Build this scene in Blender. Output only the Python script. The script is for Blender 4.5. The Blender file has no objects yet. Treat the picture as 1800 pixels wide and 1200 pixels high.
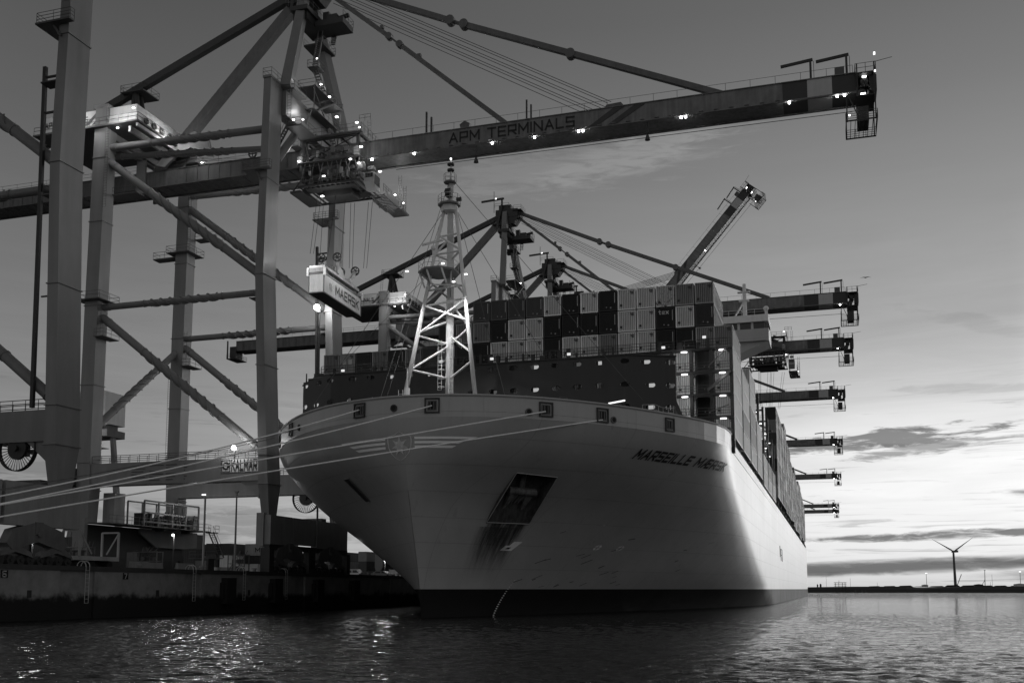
import bpy, math, random
from mathutils import Vector, Matrix
C = bpy.context.scene.collection
R = math.radians
random.seed(7)

# ------------------------------------------------------------------ camera
cam = bpy.data.cameras.new('camera'); co = bpy.data.objects.new('camera', cam); C.objects.link(co)
bpy.context.scene.camera = co
cam.sensor_width = 36; cam.lens = 36.0
cam.shift_y = 225/1800
co.location = (0, 0, 3.0)
co.rotation_euler = (R(90+6.65), 0, R(17.35))
cam.clip_start = .5; cam.clip_end = 20000
sc = bpy.context.scene
sc.view_settings.view_transform = 'Standard'; sc.view_settings.look = 'None'
sc.view_settings.exposure = 0; sc.view_settings.gamma = 1
sc.cycles.max_bounces = 6

# ------------------------------------------------------------------ sky
W = bpy.data.worlds.new('World'); sc.world = W; W.use_nodes = True
nt = W.node_tree; nt.nodes.clear()
class NB:
    """tiny node-expression builder"""
    def __init__(s, t): s.t = t
    def n(s, typ, **k):
        n = s.t.nodes.new(typ)
        for a, b in k.items(): setattr(n, a, b)
        return n
    def put(s, sock, v):
        if isinstance(v, (int, float)): sock.default_value = v
        elif isinstance(v, tuple): sock.default_value = v
        else: s.t.links.new(v, sock)
    def m(s, op, a, b=None, c=None, clamp=False):
        n = s.n('ShaderNodeMath', operation=op, use_clamp=clamp)
        s.put(n.inputs[0], a)
        if b is not None: s.put(n.inputs[1], b)
        if c is not None: s.put(n.inputs[2], c)
        return n.outputs[0]
    def ss(s, x, a, b):
        n = s.n('ShaderNodeMapRange', interpolation_type='SMOOTHSTEP')
        s.put(n.inputs[0], x); n.inputs[1].default_value = a; n.inputs[2].default_value = b
        return n.outputs[0]
    def lerp(s, f, a, b):
        return s.m('ADD', s.m('MULTIPLY', a, s.m('SUBTRACT', 1.0, f)), s.m('MULTIPLY', b, f))
    def ramp(s, x, pts, lo, hi):
        n = s.n('ShaderNodeValToRGB'); r = n.color_ramp
        s.put(n.inputs[0], s.m('DIVIDE', s.m('SUBTRACT', x, float(lo)), float(hi-lo)))
        while len(r.elements) > 1: r.elements.remove(r.elements[0])
        for i, (p, v) in enumerate(pts):
            e = r.elements[0] if i == 0 else r.elements.new((p-lo)/(hi-lo))
            e.position = (p-lo)/(hi-lo); e.color = (v, v, v, 1)
        return n.outputs[0]
    def noise(s, vec, scale, detail=4, rough=.5, dist=0):
        n = s.n('ShaderNodeTexNoise')
        s.t.links.new(vec, n.inputs['Vector'])
        n.inputs['Scale'].default_value = scale; n.inputs['Detail'].default_value = detail
        n.inputs['Roughness'].default_value = rough; n.inputs['Distortion'].default_value = dist
        return n.outputs[0]
    def xyz(s, x, y, z):
        n = s.n('ShaderNodeCombineXYZ')
        for i, v in enumerate((x, y, z)): s.put(n.inputs[i], v)
        return n.outputs[0]
b = NB(nt)
tc = b.n('ShaderNodeTexCoord'); sp = b.n('ShaderNodeSeparateXYZ'); nt.links.new(tc.outputs['Generated'], sp.inputs[0])
dx, dy, dz = sp.outputs
elev = b.m('MULTIPLY', b.m('ARCSINE', dz), 180/math.pi)                 # degrees
azi = b.m('MULTIPLY', b.m('ARCTAN2', dx, dy), 180/math.pi)              # 0 = along the quay, + = to the right
rightv = b.ramp(elev, [(-10,.30),(0,.68),(2,.92),(5,1.0),(8,.92),(10.6,.62),(13.7,.42),(16.7,.36),(19.7,.30),(22.6,.245),(25.5,.195),(30,.145),(40,.10),(90,.06)], -10, 90)
leftv = b.ramp(elev, [(-10,.2),(0,.33),(3,.34),(8,.26),(12,.22),(17,.165),(23,.118),(30,.083),(45,.055),(90,.055)], -10, 90)
backv = b.ramp(elev, [(-10,.05),(0,.30),(10,.33),(30,.25),(60,.13),(90,.06)], -10, 90)
fr = b.ss(b.m('ABSOLUTE', b.m('SUBTRACT', azi, 22.0)), 68.0, 6.0)
fb = b.ss(b.m('ABSOLUTE', b.m('SUBTRACT', azi, 22.0)), 135.0, 60.0)
fb = b.m('MINIMUM', fb, b.ss(b.m('ABSOLUTE', b.m('SUBTRACT', azi, 110.0)), 20.0, 75.0))
base = b.lerp(fb, backv, b.lerp(fr, leftv, rightv))
glow = b.m('MULTIPLY', b.ss(b.m('ABSOLUTE', b.m('SUBTRACT', azi, 22.5)), 13.5, 0.0), b.ss(elev, 22.0, 0.0))
base = b.m('ADD', base, b.m('MULTIPLY', glow, 7.0))
# clouds
cv = b.xyz(b.m('MULTIPLY', azi, .055), b.m('MULTIPLY', elev, .55), 0.0)
n1 = b.noise(cv, 1.6, 7, .62, .6)
n2 = b.noise(b.xyz(b.m('MULTIPLY', azi, .34), b.m('MULTIPLY', elev, 2.1), 3.0), 1.3, 9, .64, .5)
def streak(a0, e0, wa, we, tilt, soft, amp):
    da = b.m('SUBTRACT', azi, float(a0))
    de = b.m('SUBTRACT', b.m('SUBTRACT', elev, float(e0)), b.m('MULTIPLY', da, float(tilt)))
    r = b.m('ADD', b.m('POWER', b.m('ABSOLUTE', b.m('DIVIDE', da, float(wa))), 2.0), b.m('POWER', b.m('ABSOLUTE', b.m('DIVIDE', de, float(we))), 2.0))
    r = b.m('ADD', r, b.m('MULTIPLY', b.m('SUBTRACT', n2, .5), float(soft)))
    return b.m('MULTIPLY', b.ss(r, 1.35, .05), float(amp))
cl = None
for a in [(3.0, 7.9, 5.6, .50, .07, 7.5, .7), (5.2, 7.3, 4.2, .32, .1, 6.5, .55), (5.5, 2.75, 6.8, .24, .03, 4.6, .75), (3.0, 1.15, 14, .42, .035, 1.6, .78),
          (12, 4.75, 3.6, .30, -.03, 2.4, .7), (14, 9.6, 5, .4, .05, 4.2, .18), (16, .9, 9, .5, .03, 1.0, .7), (7, 10.2, 4, .25, -.05, 5.2, .15),
          (7.5, 13.5, 3.4, .4, -.3, 5.0, .10), (-35, 3.4, 16, 1.0, .0, 5.0, .30), (-38, 6.2, 13, .5, .02, 5.0, .22), (-14,23,9,1.3,.1,5.0,-.22), (-9,24,7,.9,.25,5.0,-.22)]:
    s_ = streak(*a)
    cl = s_ if cl is None else b.m('MAXIMUM', cl, s_) if a[6] > 0 else b.m('ADD', cl, s_)
wisps = b.m('MULTIPLY', b.m('SUBTRACT', n1, .5), b.ss(elev, 30.0, 3.0))
sky = b.m('MULTIPLY', base, b.m('SUBTRACT', 1.0, cl))
n3 = b.noise(b.xyz(b.m('MULTIPLY', azi, .12), b.m('MULTIPLY', elev, 2.4), 7.0), 1.5, 8, .62, .9)
sky = b.m('MULTIPLY', sky, b.m('ADD', 1.0, b.m('MULTIPLY', wisps, .42)))
sky = b.m('MULTIPLY', sky, b.m('SUBTRACT', 1.0, b.m('MULTIPLY', b.m('MULTIPLY', b.ss(n3, .54, .72), b.ss(elev, 12.5, 8.0)), .32)))
nis = b.n('ShaderNodeTexSky', sky_type='NISHITA', sun_disc=False, sun_elevation=R(1.0), sun_rotation=R(40))
bw = b.n('ShaderNodeRGBToBW'); nt.links.new(nis.outputs[0], bw.inputs[0])
sky = b.m('ADD', sky, b.m('MULTIPLY', bw.outputs[0], .004))
bg = b.n('ShaderNodeBackground'); nt.links.new(sky, bg.inputs['Color']); bg.inputs['Strength'].default_value = 1.0
wo = b.n('ShaderNodeOutputWorld'); nt.links.new(bg.outputs[0], wo.inputs[0])

# the last low sun beyond the frame on the right, soft through the cloud
sl = bpy.data.lights.new('sun', 'SUN'); sl.energy = .35; sl.angle = R(14)
so = bpy.data.objects.new('sun', sl); C.objects.link(so)
_d = Vector((math.sin(R(30)), math.cos(R(30)), math.tan(R(5))))
so.rotation_euler = _d.to_track_quat('Z', 'Y').to_euler()

# ------------------------------------------------------------------ materials
MT = {}
def mat(name, base, rough=.6, var=.25, scale=.35, streak=.25, bump=0., metal=0., spec=.5):
    """painted or raw surface, mottled and streaked in its own object space"""
    if name in MT: return MT[name]
    m = bpy.data.materials.new(name); m.use_nodes = True; t = m.node_tree
    q = NB(t); p = t.nodes['Principled BSDF']
    oc = q.n('ShaderNodeTexCoord').outputs['Object']
    mp = q.n('ShaderNodeMapping'); t.links.new(oc, mp.inputs[0]); mp.inputs['Scale'].default_value = (2.2, 2.2, .22)
    a = q.noise(oc, scale, 6, .62)
    s = q.noise(mp.outputs[0], scale*1.6, 5, .6)
    f = q.m('ADD', 1.0, q.m('MULTIPLY', q.m('SUBTRACT', a, .5), var*3.0))
    f = q.m('ADD', f, q.m('MULTIPLY', q.m('SUBTRACT', s, .5), streak*3.0))
    v = q.m('MAXIMUM', q.m('MULTIPLY', f, base), .004)
    cc = q.n('ShaderNodeCombineColor')
    for i in range(3): t.links.new(v, cc.inputs[i])
    t.links.new(cc.outputs[0], p.inputs['Base Color'])
    t.links.new(q.m('ADD', rough-.1, q.m('MULTIPLY', a, .2)), p.inputs['Roughness'])
    p.inputs['Metallic'].default_value = metal
    p.inputs['Specular IOR Level'].default_value = spec
    if bump:
        bn = q.n('ShaderNodeBump'); bn.inputs['Strength'].default_value = bump; bn.inputs['Distance'].default_value = .1
        t.links.new(a, bn.inputs['Height']); t.links.new(bn.outputs[0], p.inputs['Normal'])
    MT[name] = m; return m
def emit(name, strength):
    if name in MT: return MT[name]
    m = bpy.data.materials.new(name); m.use_nodes = True; t = m.node_tree; t.nodes.clear()
    e = t.nodes.new('ShaderNodeEmission'); e.inputs[0].default_value = (1, 1, 1, 1); e.inputs[1].default_value = strength
    o = t.nodes.new('ShaderNodeOutputMaterial'); t.links.new(e.outputs[0], o.inputs[0])
    MT[name] = m; return m
M_leg = mat('crane_leg_paint', .20, .45, .16, .16, .22)
M_tube = mat('crane_tube_paint', .17, .55, .15, .3, .1)
M_boom = mat('boom_paint', .15, .5, .45, .5, .5)
M_girder = mat('girder_paint', .085, .55, .5, .5, .55)
M_dark = mat('dark_steel', .032, .6, .3, .8, .2)
M_mid = mat('weathered_steel', .115, .6, .3, .8, .25)
M_band = mat('warning_band_dark', .03, .55, .2, .5, .1)
M_bandl = mat('warning_band_light', .42, .55, .12, .5, .1)
M_white = mat('white_paint', .75, .5, .08, .5, .1)
M_rope = mat('wire_rope', .02, .8, .1, 1, 0, spec=.1)
M_line = mat('mooring_rope', .92, .85, .15, 2, 0)
M_ink = mat('black_lettering', .012, .6, .1, 1, 0)
M_hole = mat('black_opening', .01, .8, .1, 1, 0)
M_glass = mat('dark_glass', .02, .12, .1, 1, 0)
M_conc = mat('quay_concrete', .1, .85, .2, .5, .1)
M_rail = mat('railing_steel', .10, .6, .1, 1, 0)
M_wrail = mat('white_railing', .7, .6, .05, 1, 0)
M_lamp = emit('lamp_light', 7.0)
M_lampb = emit('floodlight_light', 40.0)
M_lamps = emit('soft_lamp_light', 2.5)

# ------------------------------------------------------------------ mesh helpers
class MB:
    def __init__(s): s.v = []; s.f = []
    def add(s, vs, fs):
        o = len(s.v); s.v += [tuple(x) for x in vs]; s.f += [tuple(i+o for i in f) for f in fs]; return s
    def hexa(s, p):   # 8 points: bottom 0-3 ccw, top 4-7
        return s.add(p, [(3,2,1,0),(4,5,6,7),(0,1,5,4),(1,2,6,5),(2,3,7,6),(3,0,4,7)])
    def box(s, x0, x1, y0, y1, z0, z1):
        return s.hexa([(x0,y0,z0),(x1,y0,z0),(x1,y1,z0),(x0,y1,z0),(x0,y0,z1),(x1,y0,z1),(x1,y1,z1),(x0,y1,z1)])
    def cbox(s, c, d): return s.box(c[0]-d[0]/2, c[0]+d[0]/2, c[1]-d[1]/2, c[1]+d[1]/2, c[2]-d[2]/2, c[2]+d[2]/2)
    def beam(s, a, c, w, h, w2=None, h2=None):
        a = Vector(a); c = Vector(c); d = (c-a).normalized()
        u = Vector((0,0,1)) if abs(d.z) < .95 else Vector((0,1,0))
        x = d.cross(u).normalized(); y = x.cross(d).normalized()
        w2 = w if w2 is None else w2; h2 = h if h2 is None else h2
        p = []
        for q, ww, hh in ((a, w, h), (c, w2, h2)):
            for i, j in ((-1,-1),(1,-1),(1,1),(-1,1)): p.append(q + x*i*ww/2 + y*j*hh/2)
        return s.hexa(p)
    def tube(s, a, c, r, r2=None, n=10):
        a = Vector(a); c = Vector(c); d = (c-a)
        if d.length < 1e-6: return s
        d.normalize(); u = Vector((0,0,1)) if abs(d.z) < .9 else Vector((1,0,0))
        x = d.cross(u).normalized(); y = d.cross(x).normalized(); r2 = r if r2 is None else r2
        vs = []
        for q, rr in ((a, r), (c, r2)):
            for k in range(n):
                t = 2*math.pi*k/n; vs.append(q + x*math.cos(t)*rr + y*math.sin(t)*rr)
        fs = [(k, (k+1) % n, n+(k+1) % n, n+k) for k in range(n)]
        fs += [tuple(reversed(range(n))), tuple(range(n, 2*n))]
        return s.add(vs, fs)
    def path(s, pts, r, n=6):
        for i in range(len(pts)-1): s.tube(pts[i], pts[i+1], r, n=n)
        return s
    def ring(s, c, ax, ro, ri, w, n=28):   # flat annular disc of width w along axis
        ax = Vector(ax).normalized(); u = Vector((0,0,1)) if abs(ax.z) < .9 else Vector((1,0,0))
        x = ax.cross(u).normalized(); y = ax.cross(x); c = Vector(c); vs = []
        for k in range(n):
            t = 2*math.pi*k/n; e = x*math.cos(t)+y*math.sin(t)
            for rr, ww in ((ro,-w/2),(ro,w/2),(ri,w/2),(ri,-w/2)): vs.append(c+e*rr+ax*ww)
        fs = []
        for k in range(n):
            a = 4*k; d = 4*((k+1) % n)
            for i in range(4): fs.append((a+i, d+i, d+(i+1) % 4, a+(i+1) % 4))
        return s.add(vs, fs)
    def prism(s, poly, axis, lo, hi):     # poly: 2-D points in the two remaining axes (order x,y,z without axis)
        n = len(poly); vs = []
        for t in (lo, hi):
            for p in poly:
                q = list(p); q.insert(axis, t); vs.append(tuple(q))
        fs = [tuple(range(n)), tuple(reversed(range(n, 2*n)))] + [(i, n+i, n+(i+1) % n, (i+1) % n) for i in range(n)]
        return s.add(vs, fs)
    def sphere(s, c, r, n=8):
        vs = []; fs = []; m = n//2+1
        for i in range(m+1):
            for k in range(n):
                a = math.pi*i/m; t = 2*math.pi*k/n
                vs.append((c[0]+r*math.sin(a)*math.cos(t), c[1]+r*math.sin(a)*math.sin(t), c[2]+r*math.cos(a)))
        for i in range(m):
            for k in range(n): fs.append((i*n+k, i*n+(k+1) % n, (i+1)*n+(k+1) % n, (i+1)*n+k))
        return s.add(vs, fs)
    def rail(s, pts, h=1.1, step=1.6, r=.035, mids=1, closed=False):
        pts = [Vector(p) for p in pts]
        if closed: pts = pts+[pts[0]]
        for i in range(len(pts)-1):
            a, c = pts[i], pts[i+1]; L = (c-a).length; n = max(1, int(L/step))
            for k in range(n+1):
                q = a+(c-a)*k/n; s.tube(q, q+Vector((0,0,h)), r, n=4)
            for j in range(mids+1):
                z = Vector((0,0,h*(j+1)/(mids+1))); s.tube(a+z, c+z, r, n=4)
        return s
    def stairs(s, a, c, w=.8, side='y'):
        a = Vector(a); c = Vector(c); o = Vector((0,w/2,0)) if side == 'y' else Vector((w/2,0,0))
        for k in (-1, 1):
            s.beam(a+o*k, c+o*k, .08, .25); z = Vector((0,0,1)); s.tube(a+o*k+z, c+o*k+z, .035, n=4)
            for j in range(4):
                q = a+(c-a)*j/3+o*k; s.tube(q, q+z, .03, n=4)
        n = max(3, int((c-a).length/.42))
        for k in range(n):
            q = a+(c-a)*(k+.5)/n; s.cbox(q, (w if side == 'x' else .28, w if side == 'y' else .28, .06))
        return s
    def ladder(s, a, c, w=.5, axis=(1,0,0), cage=False):
        a = Vector(a); c = Vector(c); o = Vector(axis)*w/2
        s.tube(a-o, c-o, .03, n=4); s.tube(a+o, c+o, .03, n=4); n = int((c-a).length/.4)
        for k in range(n):
            q = a+(c-a)*k/n; s.tube(q-o, q+o, .02, n=4)
        return s
    def xform(s, M_): s.v = [tuple(M_ @ Vector(p)) for p in s.v]; return s
    def mesh(s, name, m=None, smooth=False):
        me = bpy.data.meshes.new(name); me.from_pydata(s.v, [], s.f); me.update()
        if m: me.materials.append(m)
        if smooth: me.shade_smooth()
        return me
    def build(s, name, m, parent=None, off=(0,0,0), smooth=False, label=None):
        if any(off): s.v = [(p[0]-off[0], p[1]-off[1], p[2]-off[2]) for p in s.v]
        o = bpy.data.objects.new(name, s.mesh(name, m, smooth)); C.objects.link(o)
        if parent: o.parent = parent
        if label: o['label'] = label
        return o
def tag(o, label, cat, group=None):
    o['label'] = label; o['category'] = cat
    if group: o['group'] = group
    return o
def empty(name, loc, label, cat, group=None, rz=0):
    o = bpy.data.objects.new(name, None); C.objects.link(o); o.location = loc; o.rotation_euler = (0,0,rz)
    return tag(o, label, cat, group)
def struct(o): o['kind'] = 'structure'; return o
def kids(o): return [c for c in list(C.objects) if c.parent == o]
def copy_tree(o, parent=None):
    c = o.copy(); C.objects.link(c); c.parent = parent
    for ch in kids(o): copy_tree(ch, c)
    return c
GLY = {'A': (1, [[(0,0),(.5,1),(1,0)],[(.2,.34),(.8,.34)]]), 'P': (.95, [[(0,0),(0,1),(.95,1),(.95,.42),(0,.42)]]), 'M': (1.15, [[(0,0),(0,1),(.57,.3),(1.15,1),(1.15,0)]]),
       'T': (1, [[(0,1),(1,1)],[(.5,1),(.5,0)]]), 'E': (.9, [[(.9,1),(0,1),(0,0),(.9,0)],[(0,.5),(.8,.5)]]), 'R': (.95, [[(0,0),(0,1),(.95,1),(.95,.42),(0,.42)],[(.45,.42),(.95,0)]]),
       'I': (0, [[(0,0),(0,1)]]), 'N': (1, [[(0,0),(0,1),(1,0),(1,1)]]), 'L': (.85, [[(0,1),(0,0),(.85,0)]]), 'S': (.95, [[(.95,.98),(0,1),(0,.52),(.95,.5),(.95,0),(0,.02)]]),
       'K': (.95, [[(0,0),(0,1)],[(.95,1),(.03,.46)],[(.3,.62),(.95,0)]]), 'Æ': (1.4, [[(0,0),(.5,1),(1.4,1)],[(.72,1),(.72,0),(1.4,0)],[(.2,.34),(.7,.34)],[(.75,.52),(1.3,.52)]]),
       '5': (.8, [[(.8,1),(0,1),(0,.55),(.8,.55),(.8,0),(0,0)]]), '2': (.8, [[(0,1),(.8,1),(.8,.55),(0,0),(.8,0)]]), '6': (.8, [[(.8,1),(0,1),(0,0),(.8,0),(.8,.5),(0,.5)]]), '7': (.8, [[(0,1),(.8,1),(.3,0)]]),
       't': (.5, [[(.25,1),(.25,0),(.5,0)],[(0,.7),(.5,.7)]]), 'e': (.6, [[(0,.35),(.6,.35),(.6,.7),(0,.7),(0,0),(.6,0)]]), 'x': (.6, [[(0,.7),(.6,0)],[(.6,.7),(0,0)]]), ' ': (.35, [])}
def text(name, s, size, m, parent, fn, bold=.2, label=None, shear=0, spacing=1.0):
    """block lettering drawn in straight strokes, as mesh; fn maps (u, v, total width) to a point"""
    x = 0; quads = []; g = .34*spacing
    for ch in s:
        w_, strokes = GLY[ch]
        for st in strokes:
            for a, c in zip(st, st[1:]):
                a = Vector((x+a[0], a[1])); c = Vector((x+c[0], c[1])); d = (c-a).normalized(); n = Vector((-d.y, d.x))*bold/2; e = d*bold/2*.98
                k = max(1, int((c-a).length/.34)); A_, C_ = a-e, c+e
                for i in range(k): quads.append([A_+(C_-A_)*(i/k)-n, A_+(C_-A_)*((i+1)/k)-n, A_+(C_-A_)*((i+1)/k)+n, A_+(C_-A_)*(i/k)+n])
        x += w_+g+bold*.4
    W_ = (x-g)*size; vs = []; fs = []
    for q_ in quads:
        fs.append(tuple(range(len(vs), len(vs)+4))); vs += [fn((p.x+shear*p.y)*size, p.y*size, W_) for p in q_]
    me2 = bpy.data.meshes.new(name); me2.from_pydata([tuple(v) for v in vs], [], fs); me2.update(); me2.materials.append(m)
    o = bpy.data.objects.new(name, me2); C.objects.link(o)
    if parent: o.parent = parent
    if label: o['label'] = label
    return o
def plate(name, outer, holes, m, parent, fn, thick, grid=None):
    """flat sheet with holes; fn maps (u, v, t) to a point"""
    from mathutils.geometry import delaunay_2d_cdt
    P_ = []; E_ = []
    for poly in [outer]+holes:
        o_ = len(P_); n = len(poly); P_ += [Vector(p) for p in poly]; E_ += [(o_+i, o_+(i+1) % n) for i in range(n)]
    if grid: P_ += [Vector(p) for p in grid]
    V_, _e, F_, *_r = delaunay_2d_cdt(P_, E_, [], 0, 1e-5)
    def inside(pt, poly):
        r = False
        for i in range(len(poly)):
            a, c = poly[i], poly[i-1]
            if (a[1] > pt[1]) != (c[1] > pt[1]) and pt[0] < (c[0]-a[0])*(pt[1]-a[1])/(c[1]-a[1])+a[0]: r = not r
        return r
    F_ = [f for f in F_ if inside(sum((V_[i] for i in f), Vector((0,0)))/len(f), outer) and not any(inside(sum((V_[i] for i in f), Vector((0,0)))/len(f), h) for h in holes)]
    n = len(V_); vs = [fn(v.x, v.y, -thick) for v in V_]+[fn(v.x, v.y, thick) for v in V_]
    fs = [tuple(f) for f in F_]+[tuple(i+n for i in reversed(f)) for f in F_]
    cnt = {}
    for f in F_:
        for i in range(len(f)): e = (f[i], f[(i+1) % len(f)]); cnt[tuple(sorted(e))] = cnt.get(tuple(sorted(e)), 0)+1
    fs += [(a, c, c+n, a+n) for (a, c), k in cnt.items() if k == 1]
    me2 = bpy.data.meshes.new(name); me2.from_pydata([tuple(v) for v in vs], [], fs); me2.update(); me2.materials.append(m)
    o = bpy.data.objects.new(name, me2); C.objects.link(o)
    if parent: o.parent = parent
    return o
def point_light(name, loc, watts, r=.3, parent=None, spot=None, aim=None):
    l = bpy.data.lights.new(name, 'SPOT' if spot else 'POINT'); l.energy = watts; l.shadow_soft_size = r
    o = bpy.data.objects.new(name, l); C.objects.link(o); o.location = loc
    if spot:
        l.spot_size = R(spot); l.spot_blend = .6
        o.rotation_euler = (Vector(loc)-Vector(aim)).to_track_quat('Z', 'Y').to_euler()
    return o

# ------------------------------------------------------------------ water, quay, land
QX = -73.3; QZ = 5.2
def water_mat():
    m = bpy.data.materials.new('harbour_water'); m.use_nodes = True; t = m.node_tree; q = NB(t); p = t.nodes['Principled BSDF']
    p.inputs['Base Color'].default_value = (.006,.006,.006,1); p.inputs['Roughness'].default_value = .035; p.inputs['IOR'].default_value = 1.33
    oc = q.n('ShaderNodeTexCoord').outputs['Object']
    mp = q.n('ShaderNodeMapping'); t.links.new(oc, mp.inputs[0]); mp.inputs['Rotation'].default_value = (0,0,R(-17)); mp.inputs['Scale'].default_value = (.55,1,1)
    v = mp.outputs[0]
    h = q.m('MULTIPLY', q.noise(v, .35, 3, .5, .3), 1.0)
    h = q.m('ADD', h, q.m('MULTIPLY', q.noise(v, 1.3, 4, .55, .5), .42))
    h = q.m('ADD', h, q.m('MULTIPLY', q.noise(v, 5.0, 4, .65), .26))
    bn = q.n('ShaderNodeBump'); bn.inputs['Strength'].default_value = 1.0; bn.inputs['Distance'].default_value = .32
    t.links.new(h, bn.inputs['Height']); t.links.new(bn.outputs[0], p.inputs['Normal'])
    return m
def make_water():
    """chop modelled where the eye can tell waves apart, bump beyond"""
    import numpy as np
    ys = [-60.0, 5.0, 16.0]; y = 22.0
    while y < 430: ys.append(y); y += max(.13, y*y/10500)
    n_t = len(ys); ys += [520.0, 800.0, 2000.0, 9000.0]
    xs = [-3000.0, -600.0, -140.0]+[-132+.22*k for k in range(1100)]+[115.0, 500.0, 4500.0]
    X, Y = np.meshgrid(np.array(xs), np.array(ys)); Z = np.zeros_like(X); rs = np.random.RandomState(4)
    for k in range(90):
        lam = .28*(6.5**rs.rand()); th = math.radians(-62)+rs.randn()*.75; kk = 2*math.pi/lam
        amp = .0135*lam**.85*(.6+.8*rs.rand()); ph = rs.rand()*6.28
        ky = kk*math.sin(th); att = 1/(1+(np.maximum(.16, Y*Y/9500)*abs(ky)/3.0)**4)      # drop waves the rows cannot carry
        s_ = np.sin(kk*math.cos(th)*X+ky*Y+ph); Z += amp*.36*att*(s_+.25*s_*s_)
    gust = .75+.35*np.sin(X*.045+1.3*np.sin(Y*.03))*np.sin(Y*.05+.8)
    edge = np.clip((430-Y)/90, 0, 1)*np.clip((Y-16)/8, 0, 1)*np.clip((X+136)/4, 0, 1)*np.clip((110-X)/8, 0, 1)
    Z = Z*gust*edge
    nx = len(xs); ny = len(ys); V = np.stack([X, Y, Z], -1).reshape(-1, 3)
    a = (np.arange(ny-1)[:, None]*nx+np.arange(nx-1)[None, :]).reshape(-1); F = np.stack([a, a+1, a+nx+1, a+nx], -1)
    me = bpy.data.meshes.new('water'); me.vertices.add(len(V)); me.vertices.foreach_set('co', V.reshape(-1))
    me.loops.add(F.size); me.loops.foreach_set('vertex_index', F.reshape(-1).astype('i')); me.polygons.add(len(F))
    me.polygons.foreach_set('loop_start', np.arange(0, F.size, 4, dtype='i')); me.polygons.foreach_set('loop_total', np.full(len(F), 4, dtype='i'))
    me.update(); me.shade_smooth(); me.materials.append(water_mat())
    o = bpy.data.objects.new('water', me); C.objects.link(o); struct(o)
make_water()
# quay: deck and the sheet wall below it
q = MB()
q.box(-900, QX, 20, 1400, -3, QZ)
struct(q.build('quay_ground', mat('quay_asphalt', .05, .9, .2, .3, 0)))
def wall_mat():
    m = bpy.data.materials.new('quay_wall_face'); m.use_nodes = True; t = m.node_tree; q = NB(t); p = t.nodes['Principled BSDF']
    oc = q.n('ShaderNodeTexCoord').outputs['Object']; s = q.n('ShaderNodeSeparateXYZ'); t.links.new(oc, s.inputs[0])
    n = q.noise(oc, .6, 7, .65); f = q.ss(q.m('ADD', s.outputs[2], q.m('MULTIPLY', q.m('SUBTRACT', n, .5), 2.0)), 1.9, 2.7)   # fouled below the tide mark
    v = q.lerp(f, .008, q.m('MULTIPLY', q.m('ADD', .35, n), .27))
    cc = q.n('ShaderNodeCombineColor')
    for i in range(3): t.links.new(v, cc.inputs[i])
    t.links.new(cc.outputs[0], p.inputs['Base Color']); p.inputs['Roughness'].default_value = .85
    return m
qw = empty('quay_wall', (QX, 75, 0), 'stained concrete quay wall with a black tide mark, ladders and numbered plates', 'quay wall')
O = (QX, 75, 0)
wm = wall_mat()
q = MB()
y = 40
for (y0, y1) in [(40,75.2),(75.2,83.6),(88.6,104.0),(107.5,130),(133,160),(163,190),(193,220),(223,500)]:
    q.box(QX, QX+.5, y0, y1, -2, QZ-.35)
q.box(QX, QX+.25, 40, 500, -2, QZ-.35)
q.build('wall_panel', wm, qw, O)
MB().box(QX-.4, QX+.62, 40, 500, QZ-.35, QZ+.12).build('coping', mat('coping_steel', .045, .7, .2, 1, .2), qw, O)
q = MB()
for yy in [79.6, 99, 118, 138, 158, 178, 210, 240]:
    q.box(QX+.51, QX+.58, yy-.25, yy+.25, 2.2, 2.9)
q.build('fender_bracket', M_dark, qw, O)
for yy in [87.2, 105.6, 116.5, 127.2]:
    q = MB(); q.ladder((QX+.75, yy, 1.6), (QX+.75, yy, QZ+.1), .55, (0,1,0))
    for s_ in (-1, 1):
        pts = [(QX+.75 - .9*math.sin(t), yy+s_*.28, QZ+.1+.75*math.sin(t*1.0)) for t in [k*math.pi/10 for k in range(11)]]
        pts = [(QX+.75-1.1*(1-math.cos(t))/2*1.0, yy+s_*.28, QZ+.1+.55*math.sin(t)) for t in [k*math.pi/8 for k in range(9)]]
        q.path(pts, .05, 5)
    q.build('ladder', mat('ladder_steel', .45, .6, .1, 1, 0), qw, O)
for s_, yy in (('6', 76.4), ('7', 93.4)):
    pl = MB().box(QX+.5, QX+.56, yy-.42, yy+.42, 4.05, 4.75).build('number_plate', M_hole, qw, O)
    text('number', s_, .5, mat('number_white', .5), pl, lambda u, v, w, yy=yy: (.565, yy-75-w/2+u, 4.15+v))
for i, yy in enumerate((50,62,74,86,98,110,122,134,146,158,170)):
    q = MB().tube((QX-1.2,yy,QZ),(QX-1.2,yy,QZ+.45),.28,.22,12).tube((QX-1.2,yy,QZ+.45),(QX-1.2,yy,QZ+.62),.42,.38,12).tube((QX-1.2,yy,QZ),(QX-1.2,yy,QZ+.08),.5,.5,12)
    if i > 1: tag(q.build('bollard', mat('bollard_paint', .22)), 'squat bollard on the quay edge, %s of the row from the left' % ('first','second','third','fourth','fifth','sixth','seventh','eighth','ninth')[i-2], 'bollard', 'bollards on the quay edge')
    else: tag(q.build('bollard', mat('bollard_paint', .22)), 'squat bollard holding the mooring lines at the left end of the quay', 'bollard', 'bollards on the quay edge')
# rubber fenders along the quay are black blocks
for i, yy in enumerate((112.5, 124, 136, 148)):
    f = MB().box(QX+.62, QX+1.5, yy-1, yy+1, 1.2, 4.4); f.box(QX+.62, QX+1.1, yy-1.3, yy+1.3, 1.8, 3.8)
    tag(f.build('rubber_fender', M_hole, None), 'black rubber fender on the quay face, %s from the left ladder' % ('first','second','third','fourth')[i], 'fender', 'fenders on the quay face')

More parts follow.
